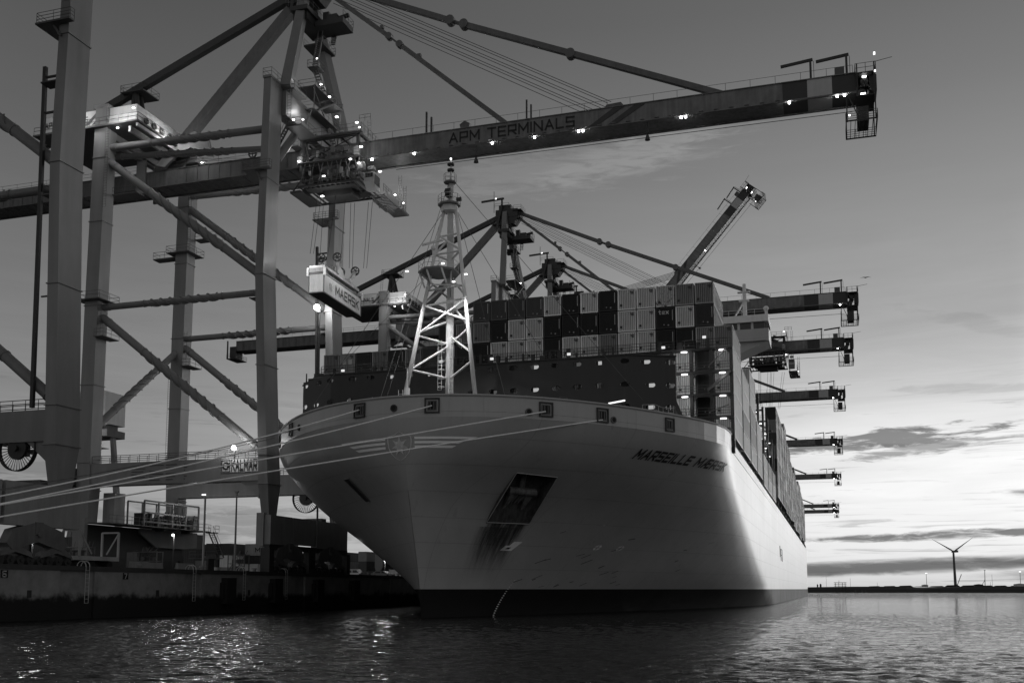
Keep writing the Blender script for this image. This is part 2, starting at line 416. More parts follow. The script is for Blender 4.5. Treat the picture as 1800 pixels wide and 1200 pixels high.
# far shore
land = MB()
prof = [(-60,0),(-60,3.2),(20,3.2),(30,5.2),(60,4.6),(70,3.4),(150,3.6),(170,4.8),(1600,5.2),(1600,0)]
pts = [(-100,940),(15,940),(60,950),(75,960),(110,948),(400,946),(1700,930)]
vs = []; 
for (x, y) in pts:
    hgt = 4.2 + 1.2*math.sin(x*.13)
    vs += [(x, y, -.5), (x, y+6, 3.0), (x, y+14, hgt), (x, 3200, 5.0)]
fs = []
for i in range(len(pts)-1):
    for k in range(3): fs.append((4*i+k, 4*(i+1)+k, 4*(i+1)+k+1, 4*i+k+1))
land.add(vs, fs)
struct(land.build('far_shore_ground', mat('far_shore_soil', .03, .9, .3, .05, 0)))
bk = MB(); random.seed(3)
prev = None
for i in range(60):
    x = 30+i*14; h = random.uniform(.6, 1.8)
    bk.prism([(x, 5.0), (x+14, 5.0), (x+11, 5.2+h), (x+3, 5.0+h)], 1, 1040+random.uniform(0,20), 1062)
o = struct(bk.build('dune_ridge_terrain', mat('dune_scrub', .025, .95, .3, .1, 0)))

def mast_lamp(x, y, h, lab):
    e = empty('lamp_mast', (x, y, 5), lab, 'lamp mast', 'lamp masts on the far shore')
    MB().tube((0,0,0),(0,0,h),.22,.16,8).build('pole', M_dark, e)
    MB().cbox((0,0,h+.3),(1.5,.8,.4)).build('lamp', emit('shore_lamp', 3.0), e)
mast_lamp(80, 1000, 12, 'thin lit lamp mast between the ship and the wind turbine')
mast_lamp(157, 1000, 13, 'thin lit lamp mast at the right edge of the photo')
e = empty('wind_turbine', (208, 2000, 4), 'tall three bladed wind turbine on the far shore', 'wind turbine')
tm = mat('turbine_paint', .10, .6, .05, .1, 0)
MB().tube((0,0,0),(-.8,0,64),2.6,1.7,14).build('tower', tm, e)
MB().beam((-4,-2,66),(7,-2,66.5),3.8,3.8).build('nacelle', tm, e)
def blade(ang, L):
    d = Vector((math.sin(ang), 0, math.cos(ang))); n = Vector((d.z, 0, -d.x)); q = MB(); ps = []
    for t, c in ((0,1.2),(.12,2.6),(.3,2.2),(.6,1.3),(1,.35)):
        p = Vector((-1,-5,66))+d*L*t
        ps += [p-n*c*.4+Vector((0,-.25,0)), p+n*c*.6, p-n*c*.4+Vector((0,.4,0))]
    fs = []
    for i in range(4):
        for k in range(3): fs.append((3*i+k, 3*i+(k+1) % 3, 3*(i+1)+(k+1) % 3, 3*(i+1)+k))
    return q.add(ps, fs+[(0,1,2),(14,13,12)])
for a in (-57, 53, 182): blade(R(a), 42).build('blade', tm, e)
MB().sphere((-1,-5,66), 2.0, 10).build('hub', tm, e)
# derrick silhouettes and poles
for x, y, h, jib, lab in ((129.5, 1010, 15, 0, 'slender mast with a braced leg right of the wind turbine'), (157, 1500, 28, 1, 'slanting crawler crane jib beside the wind turbine foot')):
    e = empty('distant_crane', (x, y, 5), lab, 'crane', 'cranes on the far shore')
    q = MB()
    if jib: q.beam((0,0,0),(7,0,h-10),.8,.8); q.build('jib', M_dark, e); MB().tube((1,0,2),(7,0,h-10),.15,n=4).tube((-6,0,1),(1,0,5),.3,n=4).build('stay', M_dark, e)
    else:
        q.beam((0,0,0),(.4,0,h),.6,.6,.4,.4); q.build('mast', M_dark, e)
        MB().tube((-3.5,0,0),(0,0,6),.2,n=4).cbox((.4,0,h),(1.4,.6,.4)).build('brace', M_dark, e)
for i, (x, h, lab) in enumerate(((-6.7,10.5,'thin pole rising left of the lattice jetty tower'), (14.5,8.5,'thin pole rising right of the lattice jetty tower'), (134.5,11.5,'thin pole right of the braced mast'),(133,5,'short pole beside the braced mast'),(38,4.5,'short pole between the jetty tower and first lamp mast'))):
    tag(MB().tube((x,1002,4.5),(x,1002,4.5+h),.14,.1,6).build('flag_pole', M_dark), lab, 'pole', 'poles on the far shore')
e = empty('jetty_tower', (5.2, 932, 0), 'dark open lattice tower standing in the water before the far shore', 'jetty tower')
q = MB()
for xx in (-4,-1.2,1.8,4): q.beam((xx,0,-1),(xx,0,8.6),.4,.4)
for z in (4,5.6,7.2,8.5): q.box(-5.2,5.2,-1.5,1.5,z,z+.35)
q.beam((-1,0,8.6),(-1,0,10.5),.3,.3); q.build('frame', M_dark, e)
for i, x in enumerate((17.2,22.4,25.2)):
    tag(MB().tube((x,934,-.5),(x,934,1.2),.5,.5,8).tube((x,934,1.2),(x,934,2.4),.6,.2,8).build('mooring_pile', M_dark), '%s of three dark piles standing in the water before the far shore' % ('leftmost','middle','rightmost')[i], 'pile', 'piles off the far shore')
# low sheds and vehicles on the far shore
for i, (x, wd, h, lt) in enumerate(((75,5,2.2,1),(118,7,2.5,0),(150,9,3.0,1),(-12.5,1.6,3,0),(-15,1.2,2.6,0))):
    s_ = MB().prism([(x,5),(x+wd,5),(x+wd,5+h*.8),(x+wd/2,5+h),(x,5+h*.8)], 1, 985, 992)
    tag(s_.build('shed', mat('shed_light', .5) if lt else M_dark), ['small pale shed left of the turbine','low dark shed under the wind turbine','pale shed near the right frame edge','taller dark tank block by the ship stern','dark tank block closest to the ship stern'][i], 'shed')
# two gulls
for (p_, s_, lab) in (((6.2,160,49.8), .9, 'tiny dark gull gliding above the boom tips'), ((-3.9,160,25), .9, 'tiny dark gull flying in the bright sky beside the ship')):
    g = MB(); 
    g.add([(-.75,0,.05),(-.3,0,.22),(0,0,.1),(.3,0,.22),(.75,0,.0),(.3,.25,.2),(0,.35,.08),(-.3,.25,.2),(0,-.35,.08)], [(0,1,7),(1,2,6,7),(2,3,5,6),(3,4,5),(1,8,2),(2,8,3)])
    g.v = [(a*s_*1.3+p_[0], c*s_+p_[1], d*s_+p_[2]) for a, c, d in g.v]
    tag(g.build('gull', M_dark), lab, 'gull', 'gulls in flight')
def _herm(tab, z):
    if z <= tab[0][0]: return tab[0][1]
    if z >= tab[-1][0]: return tab[-1][1]
    for i in range(len(tab)-1):
        if tab[i][0] <= z <= tab[i+1][0]: break
    x0, y0 = tab[i]; x1, y1 = tab[i+1]; h = x1-x0
    s = (y1-y0)/h
    def sl(j):
        if j <= 0 or j >= len(tab)-1: return None
        a = (tab[j][1]-tab[j-1][1])/(tab[j][0]-tab[j-1][0]); b_ = (tab[j+1][1]-tab[j][1])/(tab[j+1][0]-tab[j][0])
        return 0 if a*b_ <= 0 else 2*a*b_/(a+b_)
    m0 = sl(i); m1 = sl(i+1); m0 = s if m0 is None else m0; m1 = s if m1 is None else m1
    t = (z-x0)/h
    return y0*(2*t**3-3*t*t+1)+y1*(3*t*t-2*t**3)+m0*h*(t**3-2*t*t+t)+m1*h*(t**3-t*t)
T_STEM = [(-3,100.7),(0,100.1),(3,99.6),(6,98.7),(10,97.3),(14,96.0),(17.5,95.2),(20.3,94.9),(23,94.9)]
T_LEN = [(-3,170),(0,150),(6,105),(11.7,75),(16.2,57),(20.3,47.5),(23,46)]
T_EXP = [(-3,1.0),(0,1.0),(6,.88),(11.7,.70),(16.2,.58),(20.3,.515),(23,.5)]
SX, HB = -41.2, 29.5
def wide(t, z, side):      # the starboard flare stands a little fuller as she lies
    return 1+(.16*t*(1-t)*min(1, max(0, (z-10)/8)) if side < 0 and 0 < t < 1 else 0)
T_P = [(-3,2.0),(0,2.0),(6,2.3),(11.7,2.6),(16.2,2.9),(23,3.2)]
def hull_hb(t, z):      # sharp wedge low down, blunt round the forecastle
    t = min(max(t, 0), 1); w = min(1, max(0, (z-11.5)/6.5)); w = w*w*(3-2*w)
    a = 1-(1-t)**_herm(T_P, z); c = (1-(1-t)**2)**_herm(T_EXP, z)
    h = (a*(1-w)+c*w)*(1+.07*min(1, t/.55)**2)       # a firm shoulder where the bow meets the flat side
    k_ = .012; d_ = h-1; h = .5*(h+1-math.sqrt(d_*d_+k_*k_*4*max(.02, min(1, t))))
    return HB*max(0.0, min(1.0, h))
def t_of(hb_, z):
    lo, hi = 0.0, 1.0
    for _ in range(40):
        m_ = (lo+hi)/2
        if hull_hb(m_, z) < hb_: lo = m_
        else: hi = m_
    return (lo+hi)/2
def hull_y(t, z): return _herm(T_STEM, z)+t*_herm(T_LEN, z)
def hull_at(y, z, side=1):        # half breadth at a station
    t = (y-_herm(T_STEM, z))/_herm(T_LEN, z)
    return hull_hb(t, z)*wide(t, z, side)
M_sill = mat('sill_paint', .26, .55, .2, .4, .2)

# ------------------------------------------------------------------ ship-to-shore crane
YC = 135.5; BX = -75.0
CO = (BX, 0, QZ)                       # part offset: parts are written in world x, z and crane-relative y
BH = Vector((-71.5, 0, 68.0))          # boom hinge
def crane_parts(root):
    P = lambda q, n, m, par=root, off=CO, **k: q.build(n, m, par, off, **k)
    # legs: slab-like seaside legs with a kink, square landside legs
    def poly_leg(pts, w, d):
        q = MB()
        vs = []
        for x, y, z, ww, dd in pts:
            vs += [(x-ww/2,y-dd/2,z),(x+ww/2,y-dd/2,z),(x+ww/2,y+dd/2,z),(x-ww/2,y+dd/2,z)]
        fs = [(3,2,1,0)]; n = len(pts)
        for i in range(n-1):
            for k in range(4): fs.append((4*i+k, 4*i+(k+1) % 4, 4*i+4+(k+1) % 4, 4*i+4+k))
        fs.append(tuple(4*(n-1)+k for k in range(4))); q.add(vs, fs)
        for x, y, z, ww, dd in pts[1:-1]:                      # flange plates at the joints
            q.box(x-ww/2-.12, x+ww/2+.12, y-dd/2-.12, y+dd/2+.12, z-.06, z+.06)
        return q
    for s, yk in ((-1, -11.2), (1, 9.6)):
        leg = poly_leg([(-74.2,yk+.6*(s<0),12.6,1.1,1.9),(-74.3,yk+.6*(s<0),17.4,1.5,3.4),(-74.4,yk+.4*(s<0),21.4,1.35,3.4),(-74.96,yk+.2*(s<0),34,1.3,3.4),(-75.5,yk,47,1.25,3.4),(-75.3,yk,61,1.2,3.3),(-75.1,yk,76,1.15,3.2)], 0, 0)
        leg.box(-75.8,-74.4,yk-1.75,yk+1.75,75.9,76.25)
        l_ = P(leg, 'leg', M_leg)
        r_ = MB().rail([(-75.8,yk-1.7,76.25),(-74.4,yk-1.7,76.25),(-74.4,yk+1.7,76.25),(-75.8,yk+1.7,76.25)], closed=True)
        r_.rail([(-78.2,yk-2.4,62.2),(-73.9,yk-2.4,62.2),(-73.9,yk-1.8,62.2)], mids=2).rail([(-78.2,yk-2.4,62.2),(-78.2,yk+.8,62.2)], mids=2).box(-78.3,-73.9,yk-2.5,yk-1.75,62.0,62.2).box(-78.3,-75.75,yk-1.75,yk+.9,62.0,62.2).beam((-76.4,yk-1.9,61.9),(-75.4,yk-1.9,60.6),.2,.2)
        r_.rail([(-76.9,yk-1.6,43.6),(-76.9,yk+1.6,43.6)]).box(-77,-76,yk-1.7,yk+1.7,43.5,43.6)
        r_.ladder((-76.15,yk,44),(-75.9,yk,62.3),.5,(0,1,0))
        P(r_, 'railing', M_rail, l_)
        yl = -11.0 if s < 0 else 10.2
        leg = poly_leg([(-104.2,yl,12.6,2.0,2.0),(-104.2,yl,17.4,2.3,2.3),(-104.3,yl,21.4,2.3,2.3),(-104.3,yl,33,2.3,2.3),(-104.3,yl,45,2.3,2.3),(-104.2,yl,58,2.3,2.3),(-104.15,yl,68,2.25,2.25),(-104.1,yl,76,2.2,2.2)], 0, 0)
        leg.box(-105.4,-102.8,yl-1.3,yl+1.3,75.9,76.3)
        l_ = P(leg, 'leg', M_leg)
        z0 = 45.8 if s < 0 else 59.8
        r_ = MB().box(-106.5,-102.0,yl-2.2,yl+2.2,z0-.12,z0).rail([(-106.5,yl-2.2,z0),(-102.0,yl-2.2,z0),(-102.0,yl+2.2,z0),(-106.5,yl+2.2,z0)], closed=True)
        r_.box(-103.1,-101.4,yl-1.8,yl+1.8,40.0,40.12).rail([(-103.0,yl-1.8,40.1),(-101.4,yl-1.8,40.1),(-101.4,yl+1.8,40.1)])
        r_.ladder((-102.6,yl-1.35,40),(-102.6,yl-1.35,46),.6).ladder((-102.7,yl-1.35,60),(-102.7,yl-1.35,75.5),.6)
        if s > 0:
            r_.box(-110,-105.4,yl-.9,yl+.9,59.2,59.4).rail([(-110,yl-.9,59.4),(-105.5,yl-.9,59.4)]).rail([(-110,yl+.9,59.4),(-110,yl-.9,59.4)])
            r_.ladder((-105.6,yl-1.0,22),(-105.6,yl-1.0,40),.6)
        r_.box(-102.9,-98.5,yl+.6,yl+2.4,62.5,62.65).rail([(-102.9,yl+.6,62.6),(-98.5,yl+.6,62.6),(-98.5,yl+2.4,62.6)])
        P(r_, 'service_platform', M_rail, l_)
    # portal beams along x with walkway rail
    for s, y0, y1 in ((-1,-11.95,-10.0), (1,8.9,10.9)):
        q = MB().box(-103.1,-75.2,y0,y1,17.9,21.15)
        q.prism([(-75.2,17.9),(-78.2,17.9),(-75.2,15.4)],1,y0+.2,y1-.2)
        pb = P(q, 'portal_beam', M_leg)
        P(MB().rail([(-103,y0+.1,21.15),(-75.3,y0+.1,21.15)], r=.045, mids=1).rail([(-103,y1-.1,21.15),(-75.3,y1-.1,21.15)], r=.045), 'railing', M_rail, pb)
        # sheets of painted panels: sign on the near one
        if s < 0:
            sg = P(MB().box(-81.1,-75.25,y0-.09,y0-.03,19.15,20.95), 'sign_board', mat('sign_pale', .62, .6, .1, .5, .1), pb)
            P(MB().box(-81.0,-79.75,y0-.13,y0-.10,19.25,20.85), 'sign_emblem', M_ink, sg) if 0 else None
            text('sign_lettering', 'KALMAR', 1.3, mat('sign_ink', .035), sg, lambda u, v, w: (-79.45+u/w*4.0-BX, y0-.11, 19.42+v-QZ), bold=.3)
            e_ = MB().ring((-80.35,y0-.11,20.05),(0,1,0),.56,.34,.03,24)
            e_.box(-80.95,-79.7,y0-.125,y0-.10,19.22,19.32).box(-80.95,-79.7,y0-.125,y0-.10,20.78,20.88).box(-81.05,-80.95,y0-.125,y0-.10,19.22,20.88).box(-79.78,-79.68,y0-.125,y0-.10,19.22,20.88)
            e_.prism([(-80.2,19.7),(-79.72,19.9),(-79.72,20.5),(-80.1,20.3)],1,y0-.125,y0-.10)
            P(e_, 'sign_emblem', M_ink, sg)
            q = MB()
            for i in range(6):
                zz = 20.5-.42*i
                for k, (a, c) in enumerate(((-96,-93.4),(-93,-90.6),(-90.2,-88.4),(-87.2,-86.4))):
                    if (i*7+k*3) % 5 == 0: continue
                    q.box(a, c-(i % 3)*.3, y0-.05, y0-.03, zz, zz+.13)
            P(q, 'load_table', mat('faded_ink', .05), pb)
    # sills along the rail, with bogies
    for sx, xx in ((1, -73.6), (-1, -104.3)):
        if sx > 0:
            q = MB().box(xx-.55,xx+.45,-11.9,-6.0,9.1,13.1).box(xx-.5,xx+.4,-5.6,1.0,9.3,13.1).box(xx-.55,xx+.45,1.4,11.4,9.0,13.1)
            q.box(xx-.8,xx-.4,-6.1,1.5,10,12.9)
            q.box(xx-1.6,xx-.5,-12.2,-9.0,8.8,13.4)
        else:
            q = MB().box(xx-.9,xx+.9,-12.2,11.4,7.6,12.4).prism([(-10,7.6),(10.5,7.6),(9,6.0),(-8.5,6.0)],0,xx-.8,xx+.8)
        sb = P(q, 'sill_beam', M_sill if sx > 0 else M_dark)
        P(MB().box(xx-.5,xx+.5,-1.0,.9,5.4,8.9).box(xx-.7,xx+.7,-12.4,-11.2,5.3,8.6).box(xx-.7,xx+.7,10.9,12.0,5.3,8.4).box(xx-.4,xx+.4,-12,11.6,8.4,9.1), 'rail_clamp', M_dark, sb)
        for yb in (-6.4, 5.8):
            q = MB()
            q.prism([(yb-4.0,7.3),(yb-3.3,8.6),(yb-.7,9.3),(yb+.7,9.3),(yb+3.3,8.6),(yb+4.0,7.3),(yb+3.3,6.7),(yb,7.5),(yb-3.3,6.7)],0,xx-.5,xx+.5).box(xx-.6,xx+.6,yb-.5,yb+.5,8.2,9.4).tube((xx-.7,yb,8.3),(xx+.7,yb,8.3),.3,n=10)
            for k in (-1, 1):
                yc = yb+k*2.7
                q.prism([(yc-2.2,6.0),(yc-1.9,6.5),(yc,7.3),(yc+1.9,6.5),(yc+2.2,6.0),(yc,6.5)],0,xx-.42,xx+.42)
            eq = P(q, 'bogie', mat('bogie_paint', .13, .6, .3, .6, .3))
            q = MB()
            for k in range(8):
                yw = yb-4.4+k*1.26; q.tube((xx-.28,yw,5.72),(xx+.28,yw,5.72),.47,n=14); q.tube((xx-.4,yw,5.72),(xx+.4,yw,5.72),.16,n=8)
            P(q, 'wheel_set', M_dark, eq)
    # landside service deck with a caged equipment frame and huts
    q = MB().box(-103.3,-99.5,-12,13.5,12.45,12.6)
    dk = P(q, 'service_deck', M_mid)
    q = MB()
    for yy in (-4,-.5,3,6.5,10): q.beam((-99.6,yy,12.6),(-99.6,yy,16.4),.22,.22).beam((-102.6,yy,12.6),(-102.6,yy,16.4),.2,.2)
    for z in (13.2,14.6,16.4): q.beam((-99.6,-4,z),(-99.6,10,z),.2,.25)
    q.beam((-102.6,-4,16.4),(-102.6,10,16.4),.2,.2).rail([(-99.5,-12,12.6),(-99.5,13.5,12.6)])
    P(q, 'equipment_frame', mat('frame_grey', .2), dk)
    q = MB(); random.seed(5)
    for k in range(16):
        yy = -3.4+k*.85; q.cbox((-101.2+random.uniform(-.6,.6),yy,12.6+random.uniform(.4,1.2)),(1.2,.6,random.uniform(.8,2.2)))
        q.tube((-100.3,yy,13.2),(-100.3,yy+.5,14.2+random.random()),.1,n=6)
    P(q, 'machine_set', M_dark, dk)
    P(MB().box(-103.4,-101.4,-8.6,-6.2,12.6,17.2), 'hut', mat('hut_pale', .4), dk)
    P(MB().box(-102.6,-101.2,11.2,12.6,12.6,15.1).box(-101.19,-101.15,11.5,12.2,13,14.8), 'hut', mat('hut_pale', .4), dk)
    P(MB().box(-108.8,-105.6,-12.6,-9.6,15.6,20.6), 'electric_house', mat('electric_house_paint', .12))
    P(MB().prism([(-104.9,13.2),(-102.9,13.2),(-102.9,8.2),(-103.6,7.2),(-104.6,7.2),(-104.9,8.2)],1,-13.0,-12.3), 'hinge_plate', M_leg)
    P(MB().prism([(-.5,12.4),(14.5,12.4),(14.5,9.9),(11.5,9.6),(3.5,9.6),(-.5,11.6)],0,-103.2,-102.8), 'side_plate', M_leg, dk)
    P(MB().stairs((-99.3,13.2,12.5),(-99.3,16.6,8.3),.9,'x').box(-100.3,-98.5,13.2,14.2,12.3,12.45).rail([(-98.5,13.2,12.45),(-98.5,14.4,12.45)]).box(-104,-99,14,16.6,8.1,8.25).rail([(-99,14.2,8.25),(-104,14.2,8.25)]), 'stairs', M_rail, dk)
    # diagonal and horizontal tube braces with helical strakes
    def brace(a, c, r, helix=True):
        q = MB().tube(a, c, r, n=18); A0 = Vector(a); B0 = Vector(c); D0 = (B0-A0).normalized(); L0 = (B0-A0).length
        for f_ in (.04,.27,.75,.96): q.tube(A0+D0*(L0*f_-.09), A0+D0*(L0*f_+.09), r+.07, n=18)
        if helix:
            A = Vector(a); B = Vector(c); d = (B-A); L = d.length; d.normalize(); x = d.cross(Vector((0,0,1))).normalized(); y = d.cross(x)
            for ph in (0, math.pi*2/3, math.pi*4/3):
                pr = None; n = 60
                for k in range(n+1):
                    t = .30*L+.42*L*k/n; an = ph+t/(r*2)*2.0*math.pi/5.0
                    e_ = x*math.cos(an)+y*math.sin(an); p0 = A+d*t+e_*r*.97; p1 = A+d*t+e_*(r+.16)
                    if pr: q.add([pr[0]-d*.05, pr[1]-d*.05, p1, p0, pr[0]+d*.05, pr[1]+d*.05, p1+d*.1, p0+d*.1], [(0,1,2,3),(4,5,6,7),(1,2,6,5)])
                    pr = (p0, p1)
        return P(q, 'brace', M_tube, smooth=False)
    for y in (-10.8, 9.7):
        brace((-103.2,y,69.9),(-75.6,y,69.2),.55)
        brace((-103.2,y,67.6),(-75.8,y,46.9),.62)
        brace((-103.3,y,44.9),(-75.8,y,44.9),.48)
        brace((-103.2,y,43.4),(-75.2,y,21.9),.6)
    brace((-103.2,-9.6,69.0),(-76,-9.2,66.9),.45)
    brace((-104.8,10.2,43.2),(-104.8,-10.6,26.0),.55)
    # cross girders over the legs
    P(MB().box(-75.6,-73.9,-9.5,7.9,71.6,75.6), 'cross_girder', M_leg)
    P(MB().box(-105.1,-103.2,-9.8,9.0,71.6,75.4), 'cross_girder', M_leg)
    # girder from the back reach to the hinge
    q = MB().box(-152,-71.6,-2.0,2.0,66.9,69.4)
    for k in range(40): q.box(-151.9+k*2,-151.78+k*2,-2.06,2.06,66.8,69.5)
    q.box(-152,-71.6,-2.15,2.15,69.4,69.5).box(-152,-71.6,-2.25,-1.9,66.75,66.9).box(-152,-71.6,1.9,2.25,66.75,66.9)
    g = P(q, 'girder', M_girder)
    P(MB().box(-154.5,-151.5,-2.6,2.6,64.6,64.8).rail([(-154.5,-2.6,64.8),(-151.5,-2.6,64.8),(-151.5,2.6,64.8),(-154.5,2.6,64.8)],closed=True).beam((-154.3,-2.5,64.8),(-154.3,-2.5,69.6),.3,.3).beam((-151.8,-2.5,64.8),(-151.8,-2.5,67),.3,.3).beam((-154.3,2.5,64.8),(-154.3,2.5,69.6),.3,.3).box(-154.2,-152.2,-1.6,1.6,65.2,68.2), 'end_platform', M_dark, g)
    P(MB().rail([(-150,-2.1,69.5),(-72,-2.1,69.5)], step=3, r=.03), 'railing', M_rail, g)
    # hangers from the cross girders
    P(MB().box(-105.0,-103.3,-2.4,-2.05,66,72).box(-105.0,-103.3,2.05,2.4,66,72).box(-75.5,-74.1,-2.4,-2.05,66,72).box(-75.5,-74.1,2.05,2.4,66,72), 'hanger', M_leg)
    # cranked plate braces beside the landside hanger
    P(MB().prism([(-101,70),(-97.5,73.4),(-94,74.8),(-91.5,73.6),(-90.5,70.2),(-92,71),(-94.5,72.2),(-97,71.4),(-99.2,69.6)],1,-3.0,-2.5), 'bracket', M_leg)
    # cable reel on the seaside far leg
    q = MB().ring((-79.4,9.2,17.3),(0,1,0),2.35,2.25,.5,36)
    for k in range(36):
        t = k*math.pi/18; q.tube((-79.4,9.2,17.3),(-79.4+2.3*math.cos(t),9.2,17.3+2.3*math.sin(t)),.045,n=4)
    q.tube((-79.4,8.7,17.3),(-79.4,10,17.3),.3,n=10).ring((-79.4,9.2,17.3),(0,1,0),1.15,.3,.35,30)
    P(q, 'cable_reel', M_dark)
    P(MB().beam((-76.6,9.8,17),(-80.5,9.8,17),.4,.4).box(-81,-77,9.9,11.5,12.6,14.1).beam((-79.2,10.2,16.6),(-79.2,10.2,18.2),.5,.5), 'reel_frame', M_mid)
    # leg service pole
    P(MB().beam((-77.6,8.9,21.4),(-78.3,8.9,58.2),.4,.35).beam((-78.2,8.9,57.0),(-75.8,8.9,57.0),.2,.2).box(-78.0,-76.0,8.0,9.4,55.9,56.05).beam((-78.1,8.9,53),(-75.8,8.9,53),.2,.2).beam((-77.2,8.9,33),(-75.8,8.9,33),.15,.15), 'cable_conduit', M_dark)
    # machinery house over the landside legs
    q = MB().box(-115.5,-98.2,-11.6,-.2,72.9,75.9).box(-111,-104,-9,-3,75.9,77.0)
    mh = P(q, 'machinery_house', mat('house_white', .62, .5, .08, .4, .1))
    text('house_lettering', 'APM TERMINALS', .8, M_ink, mh, lambda u, v, w: (-114.9+u/w*7.9-BX, -11.68, 74.2+v-QZ), bold=.2)
    P(MB().prism([(-107.6,73.6),(-106.9,73.6),(-104.6,75.6),(-105.3,75.6)],1,-11.7,-11.64).prism([(-106.2,73.6),(-105.5,73.6),(-103.2,75.6),(-103.9,75.6)],1,-11.7,-11.64), 'house_stripe', mat('stripe_grey', .12), mh)
    q = MB().box(-116.2,-97.0,-12.8,1.2,72.6,72.85)
    q.rail([(-116,-12.8,72.85),(-97.0,-12.8,72.85),(-97.0,1.2,72.85)], r=.045)
    q.box(-96.9,-94.9,-.9,2.2,70.6,70.8).rail([(-96.9,-.9,70.8),(-94.9,-.9,70.8),(-94.9,2.2,70.8)])
    P(q, 'house_walkway', M_rail, mh)
    P(MB().beam((-99,-12,71.9),(-99,1,71.9),.4,.9).beam((-104,-12,71.9),(-104,1,71.9),.4,.9).beam((-97.4,-12.4,72.2),(-97.4,1,72.2),.3,.5), 'house_support', mat('support_pale', .4), mh)
    q = MB()
    for k in range(5): q.ring((-98.1,-9.4+k*1.9,74.1),(1,0,0),.5,.22,.4,14)
    P(q, 'ventilation_fan', M_dark, mh)
    P(MB().box(-99.6,-98.9,-6.0,-5.1,72.9,74.9).box(-98.15,-98.1,-6,-5.1,72.9,74.8), 'door', M_mid, mh)
    for k, (x, y, z) in enumerate(((-101,-12.2,72.2),(-97.6,-8,72.2),(-97.6,-4,72.2),(-98.2,-12.3,74.9),(-112,-12.1,71.9),(-95.4,1.4,71.6))):
        P(MB().cbox((x,y,z),(.34,.2,.12)), 'lamp', M_lamp, mh)
    # catwalk down from the house to the girder top
    P(MB().stairs((-95,1.2,71.0),(-84,1.2,69.6),.8,'y').box(-89.5,-88,.6,1.8,70.1,70.2), 'catwalk', M_rail)
    P(MB().ring((-84.2,-1.6,70.4),(0,1,0),.75,.55,.2,20).tube((-84.9,-1.6,70.4),(-83.5,-1.6,70.4),.07,n=4).tube((-84.2,-1.6,69.7),(-84.2,-1.6,71.1),.07,n=4), 'rope_sheave', M_dark)
    # A-frame tower
    for s in (-1, 1):
        q = MB().beam((-73.9,s*9.3-.3,75.6),(-75.6,s*2.6,92.0),1.5,1.6,1.35,1.5)
        q.beam((-75.6,s*2.6,92.0),(-75.9,s*1.2,97.2),1.35,1.5,1.1,1.3)
        P(q, 'tower_leg', M_tube)
    q = MB().box(-77.0,-74.0,-3.9,3.9,91.4,92.1).box(-76.8,-74.4,-3.2,3.2,90.2,91.4)
    q.box(-74.2,-69.4,-1.0,2.6,90.0,90.9).box(-73.6,-72.6,.4,1.4,90.9,93.0).tube((-71,.6,91.6),(-69.2,.6,91.9),.35,n=8).box(-72.2,-70.6,-.8,1.2,90.9,91.7)
    q.box(-77.2,-73.8,1.0,5.2,88.2,88.5)
    P(q, 'tower_crosshead', M_dark)
    q = MB().rail([(-77.2,-4.0,92.1),(-73.8,-4.0,92.1),(-73.8,4.0,92.1)]).rail([(-69.4,-1,90.9),(-69.4,2.6,90.9),(-74,2.6,90.9)]).rail([(-77.2,1,88.5),(-77.2,5.2,88.5),(-73.8,5.2,88.5),(-73.8,1,88.5)])
    q.rail([(-79,-1.8,94.4),(-79,1.8,94.4),(-76.8,1.8,94.4)]).rail([(-73.6,-1.8,97.6),(-71.6,-1.8,97.6),(-71.6,1.8,97.6)]).rail([(-78.6,-1.5,98.6),(-75,-1.5,98.6),(-75,1.5,98.6)])
    P(q, 'railing', M_rail)
    q = MB().box(-78.4,-72.6,-1.5,1.5,96.0,98.0).box(-77.6,-74.4,-1.3,1.3,98.0,99.2).prism([(-78.6,96.0),(-72.2,96.0),(-73.6,94.2),(-77.2,94.2)],1,-1.4,1.4)
    q.box(-79.2,-76.9,-1.9,1.9,94.2,94.4).box(-73.8,-71.5,-1.9,1.9,97.4,97.6)
    q.beam((-82.5,-.5,101.0),(-76.5,-.5,101.3),.35,.45).beam((-77,-.5,98.6),(-77,-.5,101.4),.4,.4).tube((-79.3,0,98),(-79.3,0,103.6),.07,n=4)
    q.beam((-76.6,-1.7,99.2),(-78.0,-1.7,93.0),.5,.5).ring((-72.8,0,96.6),(0,1,0),.9,.2,2.2,16)
    P(q, 'apex_head', M_dark)
    P(MB().cbox((-78.6,-.5,101.4),(.4,.4,.3)), 'lamp', M_lamps)
    # stairs on the tower
    st = MB()
    st.stairs((-72.8,3.2,91.0),(-72.6,2.0,88.2),.7,'x')
    st.stairs((-73.4,-.6,88.4),(-73.2,-2.4,82.8),.8,'x').stairs((-73.2,-2.4,82.0),(-73.0,.2,79.6),.8,'x')
    for (x0,x1,y0,y1,z) in ((-74.0,-72.2,-3.4,-1.2,82.0),(-75.4,-72.4,-3.6,5.4,78.8),(-75.2,-72.4,-4.0,5.6,75.0)):
        st.box(x0,x1,y0,y1,z,z+.12); st.rail([(x0,y0,z+.12),(x1,y0,z+.12),(x1,y1,z+.12),(x0,y1,z+.12)], closed=True)
    st.stairs((-72.6,2.6,78.8),(-72.6,-2.8,75.2),.8,'x')
    st.stairs((-73.4,3.0,75.0),(-73.2,6.2,70.0),.8,'x')
    st.beam((-73,-3.4,78.8),(-73,1.4,75),.15,.15).beam((-73,5.2,75),(-74.4,7.4,71),.2,.2).beam((-73,-3.6,75),(-74.6,-3.6,71.5),.2,.2)
    for y in (-3.6, 5.0): st.beam((-72.6,y,75),(-72.6,y,79),.12,.12)
    P(st, 'stairs', M_rail)
